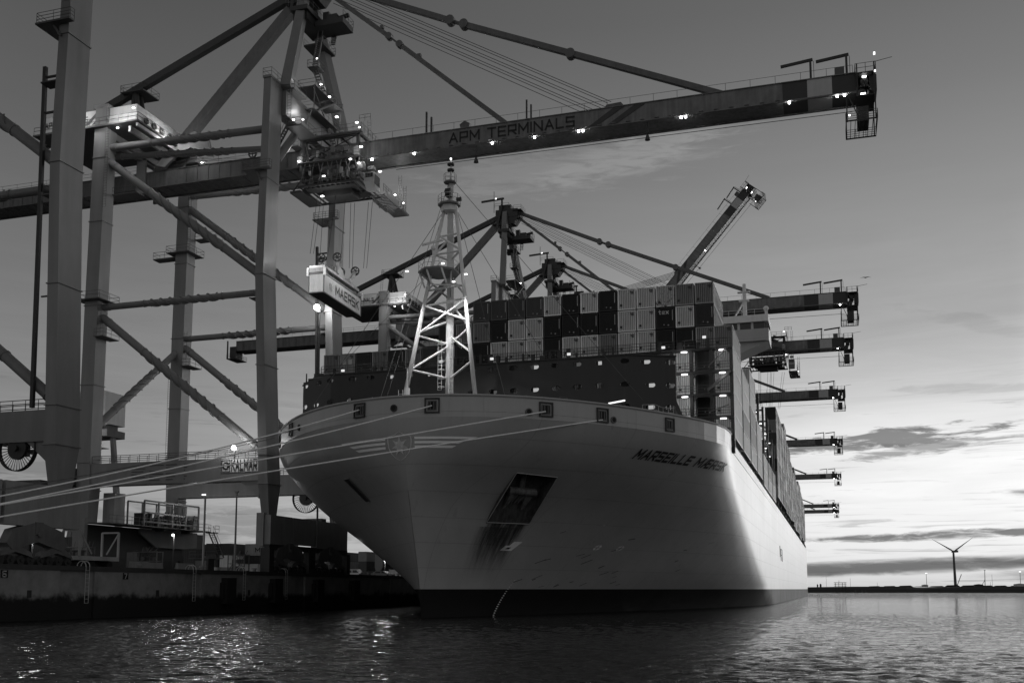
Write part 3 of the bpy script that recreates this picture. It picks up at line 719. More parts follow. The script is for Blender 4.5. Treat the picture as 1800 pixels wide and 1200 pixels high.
    for k, (x, y, z, w_) in enumerate(((-73,-2.2,83.9,.5),(-73,-.8,80.4,.5),(-72.8,1.6,79.5,.6),(-72.8,4.2,77.4,.7),(-74.6,-8.2,76.9,.5),(-74.0,-7.0,76.3,.35),(-73.4,-5.4,72.7,.4),(-73.6,-7.8,71.6,.45),(-73.2,6.6,70.4,.35))):
        P(MB().cbox((x,y,z),(w_*.6,w_*.4,.15)), 'lamp', M_lamp)
    q = MB()
    q.box(-74.4,-72.6,-9.6,-6.0,75.4,75.6).rail([(-74.4,-9.6,75.6),(-72.6,-9.6,75.6),(-72.6,-6,75.6)])
    q.box(-74.0,-71.4,-9.4,-5.0,69.8,70.0).rail([(-74,-9.4,70),(-71.4,-9.4,70),(-71.4,-5,70)]).ladder((-73.4,-9.5,70),(-73.4,-9.5,75.5),.6)
    q.stairs((-73.8,-9.2,69.8),(-75.6,-9.2,66.8),.7,'y')
    P(q, 'service_platform', M_rail)
    # raking struts between leg and girder
    P(MB().tube((-74.0,-5.0,71.8),(-75.2,-9.4,65.0),.6,n=12), 'strut', M_tube)
    P(MB().tube((-74.0,4.4,71.8),(-75.2,8.4,65.0),.6,n=12), 'strut', M_tube)
    # back stays
    P(MB().beam((-77.4,0,96.8),(-113.0,0,82.9),1.0,1.15).beam((-113.0,0,82.9),(-127.0,0,77.4),1.0,1.15), 'back_stay', M_dark)
    P(MB().beam((-77.6,0,95.4),(-98.2,0,74.6),1.4,1.5).prism([(-97.4,76),(-99.6,74.6),(-103.8,69.5),(-97.8,69.5),(-95.6,72.6)],1,-.7,.7), 'back_stay', M_mid)
    q = MB()
    for s in (-1, 1): q.tube((-108.2,s*1.0,75.9),(-107.4,s*.4,84.4),.42,n=8).tube((-105.4,s*1.2,75.9),(-107.2,s*.5,84.4),.36,n=8)
    q.box(-109.6,-105.2,-1.4,2.8,84.2,84.4).rail([(-109.6,-1.4,84.4),(-105.2,-1.4,84.4),(-105.2,2.8,84.4),(-109.6,2.8,84.4)], closed=True).ladder((-110,-1.2,76.4),(-109.4,-1.2,85.6),.6)
    P(q, 'stay_support', M_dark)

def boom_parts(root, trolley_x=None):
    """horizontal boom, origin at the hinge"""
    off = tuple(BH)
    q = MB().box(-71.4,-4.25,-2.0,2.0,66.9,69.4).box(-71.4,5.0,-2.15,2.15,69.4,69.5)
    q.box(-71.4,5.0,-2.25,-1.9,66.72,66.88).box(-71.4,5.0,1.9,2.25,66.72,66.88)
    for k in range(34):
        x = -71.2+k*2.0
        q.box(x,x+.1,-2.04,-1.99,66.9,69.4) if k < 4 else None
        q.box(x,x+.6,-2.35,-1.98,66.95,67.05)
    q.prism([(-71.4,66.9),(-69.5,66.9),(-71.0,65.2),(-72.2,66.0),(-71.8,68.4)],1,-1.8,1.8)
    bm = q.build('boom', M_boom, root, off); bm.location = (BH.x-BX, 0, BH.z-QZ)
    P = lambda q, n, m, par=bm, **k: q.build(n, m, par, off, **k)
    P(MB().box(-4.25,-1.1,-2.0,2.0,66.9,69.4), 'warning_band', M_band)
    P(MB().box(-1.1,2.0,-2.0,2.0,66.9,69.4), 'warning_band', M_bandl)
    P(MB().box(2.0,5.0,-2.0,2.0,66.9,69.4), 'warning_band', M_band)
    text('boom_lettering', 'APM TERMINALS', 1.35, M_ink, bm, lambda u, v, w: (-51.2+u/w*18.7-off[0], -2.06, 67.5+v-off[2]), bold=.2)
    q = MB()
    for k in (0, 1): q.prism([(-30.6+k*2.9,67.0),(-29.4+k*2.9,67.0),(-25.4+k*2.9,69.3),(-27.0+k*2.9,69.3)],1,-2.07,-2.02)
    P(q, 'boom_stripe', mat('stripe_dark', .04))
    # tip: machinery cage and platforms
    q = MB()
    q.box(4.9,7.4,-2.6,2.6,69.0,69.15).box(5.0,7.2,-2.5,2.5,66.0,66.15)
    for k in range(8): q.beam((3.6+k*.54,-2.8,62.68),(3.6+k*.54,2.8,62.68),.07,.12)
    q.beam((3.6,-2.8,62.68),(7.4,-2.8,62.68),.14,.16).beam((3.6,2.8,62.68),(7.4,2.8,62.68),.14,.16)
    for x in (3.7, 7.2):
        for y in (-2.7, 2.7): q.beam((x,y,62.6),(x,y,66.2),.15,.15)
    for x in (5.1, 7.2):
        for y in (-2.5, 2.5): q.beam((x,y,66),(x,y,70.4),.16,.16)
    q.beam((7.2,-2.5,66.2),(5.1,-2.5,69),.12,.12).beam((3.7,-2.7,66.8),(5.2,-2.7,62.8),.12,.12)
    q.box(6.6,7.5,-1.8,1.8,66.9,69.0).tube((5.6,-1.4,66.9),(5.6,1.4,66.9),.55,n=12).tube((6.0,-1.8,68.2),(6.0,1.8,68.2),.5,n=12).box(5.0,6.4,-1.6,1.6,63.0,65.0)
    P(q, 'tip_machinery', M_dark)
    q = MB().rail([(3.6,-2.8,62.7),(7.4,-2.8,62.7),(7.4,2.8,62.7),(3.6,2.8,62.7)], 1.2, 1.0, mids=3, closed=True).rail([(4.9,-2.6,69.15),(7.4,-2.6,69.15),(7.4,2.6,69.15),(4.9,2.6,69.15)], 1.2, 1.2, closed=True)
    q.rail([(5.0,-2.5,66.1),(7.2,-2.5,66.1)], 1.1).tube((7.3,-2.6,70.3),(9.4,-2.6,70.6),.04,n=4)
    P(q, 'tip_railing', M_rail)
    P(MB().cbox((7.3,-2.6,71.4),(.22,.22,.3)).cbox((7.3,-2.65,69.0),(.2,.2,.2)), 'tip_lamp', M_lamps)
    P(MB().cbox((6.0,-1.9,68.8),(.5,.2,.14)).cbox((5.8,-1.7,66.6),(.6,.2,.16)).cbox((4.0,-2.4,63.6),(.2,.2,.12)), 'tip_lamp', M_lamp)
    # service davits and walkway rail on top
    for x in (-.6, 3.9):
        P(MB().beam((x,-1.6,69.5),(x,-1.6,72.4),.28,.28).beam((x+.3,-1.6,72.3),(x-3.8,-1.6,71.9),.25,.35).ladder((x+.4,-1.6,69.6),(x+.4,-1.6,72),.3,(0,1,0)), 'service_davit', M_dark)
    q = MB().rail([(-70,-2.1,69.5),(4.6,-2.1,69.5)], 1.0, 3.2, r=.028, mids=0).rail([(-70,2.1,69.5),(4.6,2.1,69.5)], 1.0, 3.2, r=.028, mids=0)
    q.box(2.4,3.6,-1.5,-.4,69.5,70.8).box(-50.6,-50.1,-1.9,-1.6,69.5,72.8).box(-49.5,-49.1,-1.9,-1.6,69.5,72.2).box(-42.0,-41.5,-1.9,-1.6,69.5,0+70.9) if 0 else q.box(2.4,3.6,-1.5,-.4,69.5,70.8)
    P(q, 'boom_railing', M_rail)
    P(MB().cbox((-55.0,-1.7,71.2),(.25,.25,3.4)).cbox((-54.3,-1.5,70.8),(.25,.25,2.6)).cbox((-39.6,-1.7,71.0),(.22,.22,3.0)).cbox((-39.0,-1.5,70.7),(.22,.22,2.2)), 'rope_post', M_dark)
    P(MB().prism([(-49.6,69.5),(-48.4,69.5),(-48.2,70.2),(-49,70.7),(-49.8,70.2)],1,-1.8,-.9).prism([(-28.6,69.5),(-25.4,69.5),(-26,70.3),(-28,70.2)],1,-1.5,1.5), 'sheave_block', M_mid)
    # lamps under the boom
    for x in (-63.5,-56.7,-44.6,-38.3,-31.9,-31.3,-17.6,-17.0,-3.4,3.5,2.6):
        P(MB().cbox((x,-2.2,66.5),(.24,.2,.2)), 'boom_lamp', M_lampb)
    for x in (-47.2, -22.3):
        P(MB().tube((x,-1.8,66.7),(x,-1.8,64.6),.07,n=4).tube((x,-1.8,64.9),(x,-1.8,64.1),.15,.38,8), 'hanging_camera', M_dark)
    P(MB().tube((-60,-1.2,64.9),(4.4,-1.2,64.9),.045,n=4).tube((-60,-1.2,65.1),(3,-1.2,65.6),.03,n=4) if 0 else MB().tube((-60,-1.2,64.9),(4.4,-1.2,64.6),.045,n=4), 'catenary_rope', M_rope)
    return bm

def stays_parts(root):
    q = MB().beam((-73.0,0,97.4),(-52.0,0,87.6),.75,.8).beam((-49.6,0,86.5),(-12.0,0,69.9),.75,.8).tube((-52.0,0,87.6),(-49.6,0,86.5),.28,n=6)
    for p in ((-52.0,87.6),(-49.8,86.6),(-33.5,79.3)): q.tube((p[0],-.55,p[1]),(p[0],.55,p[1]),.72,n=12)
    q.build('fore_stay', M_mid, root, CO)
    q = MB().beam((-73.2,0,96.4),(-62.0,0,86.8),.6,.6).tube((-62,0,86.8),(-60.2,0,85.2),.16,n=6).beam((-60.2,0,85.2),(-42.6,0,69.7),.62,.62)
    for p in ((-62.0,86.8),(-60.2,85.2)): q.tube((p[0],-.45,p[1]),(p[0],.45,p[1]),.55,n=10)
    q.cbox((-63.2,0,88.5),(.5,.5,.5)).cbox((-57.0,0,82.9),(.6,.5,.5))
    q.build('fore_stay', M_mid, root, CO)
    q = MB()
    for k in range(7):
        y = (-2.3,-2.0,-.9,-.5,.7,1.1,2.3)[k]; q.tube((-72.6,y*.8,97.0-.3*k),(-27.2-.5*k,y,70.1),.042,n=4)
    q.build('boom_rope', M_rope, root, CO)

def trolley_parts(root, x0, holding):
    off = (x0, 0, 66.0)
    q = MB()
    for y in (-3.1, 3.1):
        q.beam((x0-4.6,y,70.4),(x0+4.6,y,70.4),.35,.45).beam((x0-4.6,y,66.4),(x0+4.6,y,66.4),.35,.5).beam((x0-4.6,y,64.0),(x0+4.6,y,64.0),.3,.4)
        for k in (-4.6, 4.4): q.beam((x0+k,y,63.8),(x0+k,y,70.4),.4,.35)
        q.beam((x0-4.4,y,67),(x0+4.2,y,70.2),.12,.12).beam((x0+4.2,y,67),(x0-4.4,y,70.2),.12,.12)
    for k in (-4.6, -1.5, 1.5, 4.6): q.beam((x0+k,-3.1,70.5),(x0+k,3.1,70.5),.4,.4).beam((x0+k,-3.1,64.0),(x0+k,3.1,64.0),.3,.3)
    for k in range(13): q.beam((x0-4.9+k*.82,-3.6,63.0),(x0-4.9+k*.82,3.6,63.0),.16,.22)
    q.beam((x0-5.1,-3.7,63.0),(x0+5.1,-3.7,63.0),.25,.3).beam((x0-5.1,3.7,63.0),(x0+5.1,3.7,63.0),.25,.3).box(x0-4.6,x0+3.8,-2.9,-1.0,62.9,63.1).box(x0-3,x0+4.4,.6,2.9,62.9,63.1).box(x0-2.2,x0+2.6,-1.4,1.4,62.0,62.9)
    q.box(x0-6.6,x0-4.4,-3.4,2.6,62.3,62.5).beam((x0-6.4,-3.2,62.4),(x0-4.6,-3.2,64.6),.15,.15)
    for (a,c,d,e_,f,g_) in ((-3.6,-2,-2,2,63.2,65.4),(-1.2,1.6,-2.4,1.8,63.2,65.2),(2.4,3.8,-2.2,1.6,63.2,65.6)): q.box(x0+a,x0+c,d,e_,f,g_)
    for k in range(6): q.tube((x0-3+k*1.2,-2.8,64.2),(x0-3+k*1.2,2.8,64.2),.28,n=8)
    t = q.build('trolley', M_dark, root, off); t.location = (x0-BX, 0, 66.0-QZ)
    P = lambda q, n, m, par=t, **k: q.build(n, m, par, off, **k)
    q = MB()
    q.rail([(x0-5.2,-3.8,70.6),(x0+5.2,-3.8,70.6),(x0+5.2,3.8,70.6)], 1.2, 1.2).box(x0-5.2,x0+5.2,-3.9,-3.0,70.5,70.62)
    q.rail([(x0-5.2,-3.8,66.7),(x0+5.2,-3.8,66.7)], 1.1, 1.2).box(x0-5.2,x0+5.2,-3.9,-3.1,66.6,66.7)
    q.rail([(x0-5.2,-3.8,63.2),(x0+5.2,-3.8,63.2)], 1.1, 1.2).rail([(x0+4.8,-3.6,72.0),(x0+6.6,-3.6,72.0)], 1.0, .8)
    q.ladder((x0+5.4,-3.9,63.2),(x0+5.4,-3.9,71.8),.5).ladder((x0+6.6,-3.9,63.2),(x0+6.6,-3.9,71.8),.5)
    q.box(x0-6.6,x0-5.2,-3.8,-1.0,69.5,69.6).rail([(x0-6.6,-3.8,69.6),(x0-5.2,-3.8,69.6)], 1.1, .7).box(x0-6.8,x0-5,-3.2,2.8,62.6,62.75)
    P(q, 'trolley_railing', M_rail)
    rs_ = random.Random(12); q = MB(); q2 = MB()
    for k in range(46):
        zc = rs_.choice((64.2,64.9,67.4,68.0,70.9)); xx_ = x0+rs_.uniform(-4.8,5.0); yy_ = rs_.uniform(-3.9,-2.6)
        (q if k % 3 else q2).cbox((xx_,yy_,zc),(rs_.uniform(.15,.8),rs_.uniform(.2,.6),rs_.uniform(.2,1.0)))
        if k % 4 == 0: q.tube((xx_,yy_,zc),(xx_+rs_.uniform(-1.5,1.5),yy_,zc+rs_.uniform(-1,1.6)),.06,n=5)
    for k in range(7): q.beam((x0-4.8+k*1.5,-3.7,63.2),(x0-4.0+k*1.5,-3.7,66.4),.1,.12).beam((x0-4.0+k*1.5,-3.7,63.2),(x0-4.8+k*1.5,-3.7,66.4),.1,.12)
    P(q, 'trolley_machinery', M_mid); P(q2, 'trolley_cabinet', mat('cabinet_pale', .35))
    # operator cabin and its boarding gantry
    q = MB().prism([(-3.0,64.3),(-.9,64.3),(-.9,62.0),(-2.2,61.7),(-3.2,62.8)],0,x0+5.5,x0+7.1)
    for (x_,y_,z_,a_,c_,e_) in ((5.0,-3.2,65.2,1.2,.8,1.0),(4.4,-3.4,67.6,.8,.5,1.2),(-5.0,-3.4,67.2,.9,.5,1.2),(6.4,-2.4,65.0,1.0,.8,.5)): q.cbox((x0+x_,y_,z_),(a_,c_,e_))
    P(q, 'operator_cabin', mat('cabin_white', .32, .4, .05, .5, 0))
    P(MB().box(x0+7.1,x0+7.14,-2.9,-1.1,62.4,63.9).box(x0+5.7,x0+6.9,-3.12,-3.02,63.0,64.1), 'cabin_window', M_glass)
    q = MB().rail([(x0+7.6,-.8,62.0),(x0+7.6,7.6,61.6),(x0+5.6,7.6,61.6)], 1.2, .9, mids=2).rail([(x0+5.6,-.8,62.0),(x0+5.6,7.6,61.6)], 1.2, 1.2)
    for k in range(14): q.beam((x0+5.5,-.6+k*.58,61.5),(x0+7.7,-.6+k*.58,61.5),.1,.12)
    q.beam((x0+5.5,-.8,61.5),(x0+5.5,7.6,61.4),.16,.26).beam((x0+7.7,-.8,61.5),(x0+7.7,7.6,61.4),.16,.26).box(x0+7.62,x0+7.66,.5,4.4,61.7,62.6)
    q.beam((x0+6.0,1.2,60.4),(x0+7.2,1.2,60.4),.15,.2).beam((x0+6.0,1.2,60.4),(x0+6.0,1.2,61.4),.1,.1).beam((x0+7.2,1.2,60.4),(x0+7.2,4.2,60.6),.12,.15).ladder((x0+7.9,4.6,61.5),(x0+7.9,4.6,66.5),.5).ladder((x0+7.9,6.4,61.5),(x0+7.9,6.4,65.5),.5)
    for k in range(6): q.beam((x0+5.6,5.2+k*.45,61.2),(x0+8.2,5.2+k*.45,61.2),.15,.3)
    q.beam((x0+5.8,-.5,60.9),(x0+5.8,4.4,60.9),.2,.25)
    P(q, 'cabin_gantry', mat('gantry_pale', .13))
    for (dx_, y, z, w_) in ((-5.9,-3.9,70.6,.55),(4.6,-4.0,71.7,.6),(5.0,-4.0,70.9,.4),(5.4,-4.1,67.8,.6),(-4.9,-4.0,66.9,.6),(3.6,-3.9,66.2,.55),(-1.0,-3.4,64.4,.6),(5.0,-3.9,65.4,.6),(6.8,-.4,65.3,.6),(7.7,3.2,62.9,.45),(7.7,6.4,62.8,.35),(-1.6,-2.6,61.6,.7)):
        P(MB().cbox((x0+dx_,y,z),(w_*.62,w_*.4,.13)), 'trolley_lamp', M_lamp)
    q = MB(); zb = 52.2 if holding else 50.0
    for dx_, y0_ in ((-2.4,-5.2),(-1.8,-5.0),(.8,4.2),(1.4,4.4),(-2.2,-2),(.0,-2.8),(.6,1.2),(3.6,5.0),(4.2,5.2)):
        q.tube((x0+dx_,y0_*.5,62.0),(x0+dx_*.75-.6,y0_*.85,zb),.035,n=4)
    P(q, 'hoist_rope', M_rope)
    return t

cranes = []
def make_crane():
    root = empty('container_crane', (BX, YC, QZ), '', 'crane', 'container cranes along the quay')
    crane_parts(root); stays_parts(root)
    bm = boom_parts(root)
    tr = trolley_parts(root, -69.8, True)
    return root
c0 = make_crane(); cranes.append(c0)
c0['label'] = 'nearest full pale container crane, its lit trolley holding a container between quay and ship'
def shift(o, name, dx):
    for c in kids(o):
        if c.name.split('.')[0] == name: c.location.x += dx
specs = [(236.5+2.0, 0.0, 30, 'second container crane along the quay, behind the ship foremast'),
         (282.7, -.3, 55, 'third container crane along the quay, lit trolley out over the ship'),
         (356.4, -1.6, 12, 'crane with the fourth lowered boom tip from the top of the row'),
         (474.3, -1.5, 8, 'crane with the fifth lowered boom tip from the top of the row'),
         (619.9, -1.2, 8, 'crane with the sixth boom tip, just below the dark cloud'),
         (842.0, -1.4, 8, 'upper of the two farthest cranes at the stern'),
         (902.6, -1.3, 8, 'lowest and farthest crane boom at the stern')]
def thin_lamps(o, keep):
    n = 0
    for c in kids(o):
        for g in [c]+kids(c):
            if 'lamp' in g.name and not kids(g):
                n += 1
                if n % keep: bpy.data.objects.remove(g)
for yc, dx_, tx, lab in specs:
    o = copy_tree(c0); o.location = (BX+dx_, yc, QZ); o['label'] = lab; cranes.append(o)
    shift(o, 'trolley', tx); thin_lamps(o, 3 if yc < 300 else 6)
def raised(yc, ang, lab):
    """a crane with its boom up: fore stays folded, ropes taut"""
    o = copy_tree(c0); o.location = (BX, yc, QZ); o['label'] = lab; cranes.append(o)
    for c in kids(o):
        n = c.name.split('.')[0]
        if n == 'boom': c.rotation_euler = (0, -R(ang), 0)
        if n in ('fore_stay', 'boom_rope'):
            for g in kids(c): bpy.data.objects.remove(g)
            bpy.data.objects.remove(c)
        elif n == 'trolley':
            for g in kids(c): bpy.data.objects.remove(g)
            bpy.data.objects.remove(c)
    thin_lamps(o, 4)
    d = Vector((math.cos(R(ang)), 0, math.sin(R(ang)))); a = BH+d*44.3+Vector((0,0,0))
    up = Vector((-math.sin(R(ang)), 0, math.cos(R(ang)))); foot = BH+d*44.3+up*1.9
    q = MB()
    for k in range(6): q.tube((-72.6,-1.4+k*.55,96.8-.2*k), foot+Vector((0,-1.2+k*.4,-.25*k)), .07, n=4)
    q.build('boom_rope', M_rope, o, CO)
    mid = Vector((-62, 0, 93)); f1 = BH+d*30+up*1.5
    MB().beam((-73.0,0,97.2),mid,.6,.6).beam(mid,f1,.6,.6).build('fore_stay', M_mid, o, CO)
    return o
raised(317.5, 49.5, 'crane whose boom is raised steeply above the container stacks')
raised(75.0, 78, 'nearest crane at the left frame edge, only two leg faces and a cable reel showing')
# real light of the lit work places on the nearest crane
for p, w in (((-73.6,YC-8.4,77.4),70),((-72.2,YC+.6,80.6),60),((-72.0,YC+3.8,77.6),60),((-73.2,YC-6.6,73.4),90),((-100,YC-14.5,72.6),650),((-96.4,YC-6,72.6),450),((-96.2,YC+2,72.0),350),
             ((-74.5,YC-5.4,67.6),90),((-64.4,YC-5.5,66.8),110),((-61.4,YC+3.6,64.0),120),((-70,YC-3,60.6),120),((-108,YC-14.5,73.8),400),((-64.2,YC-6,70.4),60)):
    point_light('work_light', p, w, .35)
for p, w in (((-100,238.5-15,72),900),((-60,282.7-5,66),350)): point_light('work_light', p, w, .4)

_pb = [c for c in kids(c0) if c.name.startswith('portal_beam')][0]
_f = MB().sphere((-79.0-BX,-12.4,22.5-QZ),.32,8).build('floodlight', M_lampb, _pb); MB().beam((-79.0-BX,-12.2,21.1-QZ),(-79.0-BX,-12.2,22.4-QZ),.12,.12).build('floodlight_post', M_mid, _pb)
point_light('floodlight_glow', (-78.6,YC-13.6,23.4), 420, .4)
point_light('portal_light', (-96,YC+4,15.4), 260, .3); point_light('portal_light', (-86,YC+5,15.0), 160, .3)
# number on the nearest crane's electric house
eh = [c for c in kids(c0) if c.name.startswith('electric_house')][0]
text('crane_number', '52', 1.4, mat('number_dark', .01), eh, lambda u, v, w: (-108.4+u*1.1-BX, -12.66, 17.2+v-QZ), bold=.2)

# ------------------------------------------------------------------ container ship
SO = (SX, 100.1, 0)
ship = empty('container_ship', SO, 'huge pale hulled container ship seen from its bow, lying alongside the quay', 'ship')
SP = lambda q, n, m, par=None, **k: q.build(n, m, par or ship, SO, **k)
def hull_mat(name, base, seams=True, rough=.42):
    m = mat(name, base, rough, .06, .12, .10); m = m
    t = m.node_tree; q = NB(t); p = t.nodes['Principled BSDF']
    lk = p.inputs['Base Color'].links[0]; src = lk.from_socket
    oc = q.n('ShaderNodeTexCoord').outputs['Object']; s = q.n('ShaderNodeSeparateXYZ'); t.links.new(oc, s.inputs[0])
    fz = q.m('FRACT', q.m('MULTIPLY', s.outputs[2], 1/2.6)); fy = q.m('FRACT', q.m('MULTIPLY', s.outputs[1], 1/9.0))
    seam = q.m('MAXIMUM', q.ss(fz, .03, .0), q.ss(fy, .008, .0)); frames = q.m('SINE', q.m('MULTIPLY', s.outputs[1], 2*math.pi/3.1)); frz = q.m('SINE', q.m('MULTIPLY', s.outputs[2], 2*math.pi/2.6))
    fine = q.noise(oc, 3.0, 5, .7)
    mp = q.n('ShaderNodeMapping'); t.links.new(oc, mp.inputs[0]); mp.inputs['Scale'].default_value = (.6, .6, .05)
    drip = q.ss(q.noise(mp.outputs[0], 1.6, 6, .65), .60, .80)
    f = q.m('SUBTRACT', 1.04, q.m('ADD', q.m('MULTIPLY', seam, .32), q.m('ADD', q.m('MULTIPLY', drip, .34), q.m('MULTIPLY', fine, .12))))
    mx = q.n('ShaderNodeVectorMath', operation='SCALE'); t.links.new(src, mx.inputs[0]); t.links.new(f, mx.inputs['Scale'])
    t.links.new(mx.outputs[0], p.inputs['Base Color'])
    bn = q.n('ShaderNodeBump'); bn.inputs['Strength'].default_value = .35; bn.inputs['Distance'].default_value = .12
    t.links.new(q.m('ADD', q.m('SUBTRACT', q.noise(oc, .28, 3, .5), q.m('MULTIPLY', seam, .25)), q.m('MULTIPLY', q.m('MULTIPLY', frames, frz), .05)), bn.inputs['Height']); t.links.new(bn.outputs[0], p.inputs['Normal'])
    return m
M_hull = hull_mat('hull_paint', .37, rough=.40)
M_boot = hull_mat('boot_top_paint', .008, rough=.6); M_boot.node_tree.nodes['Principled BSDF'].inputs['Specular IOR Level'].default_value = .05
M_bulw = hull_mat('bulwark_paint', .40)
TS = [0,.0015,.004,.008,.014,.022,.032,.045,.06,.08,.105,.135,.17,.21,.25,.30,.35,.40,.46,.52,.58,.64,.70,.76,.82,.88,.94,1.0]
YE = [300, 360, 430, 480, 498]
def shell(zs):
    vs = []; fs = []
    ring_ = []
    for z in zs:
        row = []
        st = [(hull_hb(t, z), hull_y(t, z), t) for t in TS] + [(HB, y, 1) for y in YE]
        for hb_, y, t in reversed(st): row.append((SX-hb_*wide(t, z, -1), y, z))
        for hb_, y, t in st: row.append((SX+hb_, y, z))
        ring_.append(row)
    n = len(ring_[0])
    for row in ring_: vs += row
    for i in range(len(zs)-1):
        for k in range(n-1):
            if k == n//2-1: continue
            fs.append((i*n+k, i*n+k+1, (i+1)*n+k+1, (i+1)*n+k))
    return vs, fs, n, ring_
import bmesh
def cut_pocket(o, corners, clip):
    """cut an opening through the shell along the given outline"""
    bm = bmesh.new(); bm.from_mesh(o.data)
    P_ = [Vector(c)-Vector(SO) for c in corners]
    nrm = (P_[1]-P_[0]).cross(P_[3]-P_[0]).normalized(); cen = sum(P_, Vector())/4
    planes = []
    for i in range(4):
        a, c = P_[i], P_[(i+1) % 4]; pn = (c-a).cross(nrm).normalized()
        if (cen-a).dot(pn) < 0: pn = -pn
        planes.append((a, pn))
    for a, pn in planes:
        near = [f for f in bm.faces if (f.calc_center_median()-cen).length < clip]
        geom = list({e for f in near for e in f.edges})+list({v for f in near for v in f.verts})+near
        bmesh.ops.bisect_plane(bm, geom=geom, plane_co=a, plane_no=pn, dist=1e-4)
    dead = [f for f in bm.faces if (f.calc_center_median()-cen).length < clip and all((f.calc_center_median()-a).dot(pn) > 1e-3 for a, pn in planes)]
    bmesh.ops.delete(bm, geom=dead, context='FACES'); bm.to_mesh(o.data); bm.free()
def hp(y, z, side=1, out=0.0):
    """point on the hull side at a station"""
    h = hull_at(y, z, side); h2 = hull_at(y+.2, z, side); h3 = hull_at(y, z+.2, side)
    n_ = Vector((side, -(h2-h)/.2, -(h3-h)/.2)).normalized()
    return Vector((SX+side*h, y, z))+n_*out
def hx(x, z, out=.04):
    """point on the bow at an offset from the centreline"""
    t = t_of(abs(x-SX), z)
    return Vector((x, hull_y(t, z)-out, z))
zs = [3.0,3.8,4.8,6,7.2,8.5,10,11.5,13,14.5,16,17.2,18.3,19.3,20.3]
vs, fs, n_, rr = shell(zs)
hull = SP(MB().add(vs, fs), 'hull', M_hull, smooth=True)
AP = [hp(102.02,15.14), hp(105.87,14.95), hp(108.6,10.18), hp(104.1,10.15)]
cut_pocket(hull, AP, 12)
hull.data.shade_smooth()
vs, fs, n_, rr = shell([-2.5,-1,0,1,2,3.0])
SP(MB().add(vs, fs), 'boot_top', M_boot, smooth=True)
SP(MB().path([Vector((SX,_herm(T_STEM,z)-.02,z)) for z in (3.05,5,7,9,11,13)], .06, 8), 'stem_bar', mat('stem_paint', .2))
# transom and deck
vs, fs, n_, rr = shell([20.3, 20.4]); top = [Vector(p) for p in rr[0]]
SP(MB().add([tuple(p-Vector((0,0,.05))) for p in top], [tuple(range(len(top)))]), 'deck', M_mid)
SP(MB().add([(SX-HB,498,-2.5),(SX+HB,498,-2.5),(SX+HB,498,21.5),(SX-HB,498,21.5)], [(0,1,2,3)]), 'transom', M_hull)
for s in (-1, 1):
    q = MB(); q.box(*( (SX+s*HB-.0, SX+s*(HB)-s*.25) if s < 0 else (SX+HB-.25, SX+HB) ), 131.8, 498, 20.3, 21.55)
    SP(q, 'sheer_strake', M_bulw)
# bulwark: vertical, wraps the forecastle
vs = []; fs = []
st = [(hull_hb(t, 20.3), hull_y(t, 20.3), t) for t in TS if t <= .80]
line = [(-a*wide(t, 20.3, -1), y) for a, y, t in reversed(st[1:])]+[(a, y) for a, y, t in st]
for a, y in line:
    s = 1 if a >= 0 else -1
    for z, inn in ((20.3,0),(22.5,0),(22.5,.3),(20.3,.3)):
        m_ = max(abs(a)-inn, 0)*s; vs.append((SX+m_, y+(inn if abs(a) < 20 else 0), z))
nb = len(line)
for k in range(nb-1):
    for i in range(4): fs.append((4*k+i, 4*(k+1)+i, 4*(k+1)+(i+1) % 4, 4*k+(i+1) % 4))
fs += [(0,1,2,3), (4*nb-1,4*nb-2,4*nb-3,4*nb-4)]
bw_ = SP(MB().add(vs, fs), 'bulwark', M_bulw)
def bp(y, z, side, out=0.0):       # on the bulwark
    h = hull_at(y, 20.3, side); h2 = hull_at(y+.2, 20.3, side); n2 = Vector((side, -(h2-h)/.2, 0)).normalized()
    return Vector((SX+side*h, y, z))+n2*out, n2
q = MB()
for s in (-1, 1):
    pr_ = None
    for t in TS:
        if t > .8: break
        p = Vector((SX+s*hull_hb(t, 20.3)*wide(t, 20.3, s), hull_y(t, 20.3)-.03, 22.52))
        if pr_ is not None and (p-pr_).length > .05: q.tube(pr_, p, .13, n=6)
        pr_ = p
SP(q, 'bulwark_rail', M_bulw, bw_)
# square roller fairleads: dark ring, recess, inner frame
def framed(name, y, z, side, w, h, par=bw_):
    c, n2 = bp(y, z, side, .02); tx = Vector((-n2.y, n2.x, 0)).normalized(); up = Vector((0,0,1))
    def slab(q, u0, u1, v0, v1, o0, o1):
        P = []
        for o_ in (o0, o1):
            for u, v in ((u0,v0),(u1,v0),(u1,v1),(u0,v1)): P.append(c+tx*u+up*v+n2*o_)
        q.add(P, [(3,2,1,0),(4,5,6,7),(0,1,5,4),(1,2,6,5),(2,3,7,6),(3,0,4,7)])
    def ringq(q, W_, H_, t_, o0, o1):
        slab(q,-W_,W_,H_-t_,H_,o0,o1); slab(q,-W_,W_,-H_,-H_+t_,o0,o1); slab(q,-W_,-W_+t_,-H_+t_,H_-t_,o0,o1); slab(q,W_-t_,W_,-H_+t_,H_-t_,o0,o1)
    q = MB(); ringq(q, w, h, .14, 0, .14); f = SP(q, name, M_dark, par)
    q = MB(); slab(q, -w*.52, w*.52, -h*.55, h*.55, 0, .03); SP(q, 'opening', M_hole, f)
    q = MB(); ringq(q, w*.6, h*.64, .09, 0, .10); slab(q,-w*.30,-w*.18,-h*.5,h*.5,.05,.12); slab(q,w*.18,w*.30,-h*.5,h*.5,.05,.12); SP(q, 'roller', M_mid, f)
    return c
def by_x(x, side):           # station whose bulwark offset matches x
    t = t_of(abs(x-SX), 20.3); return hull_y(t, 20.3)
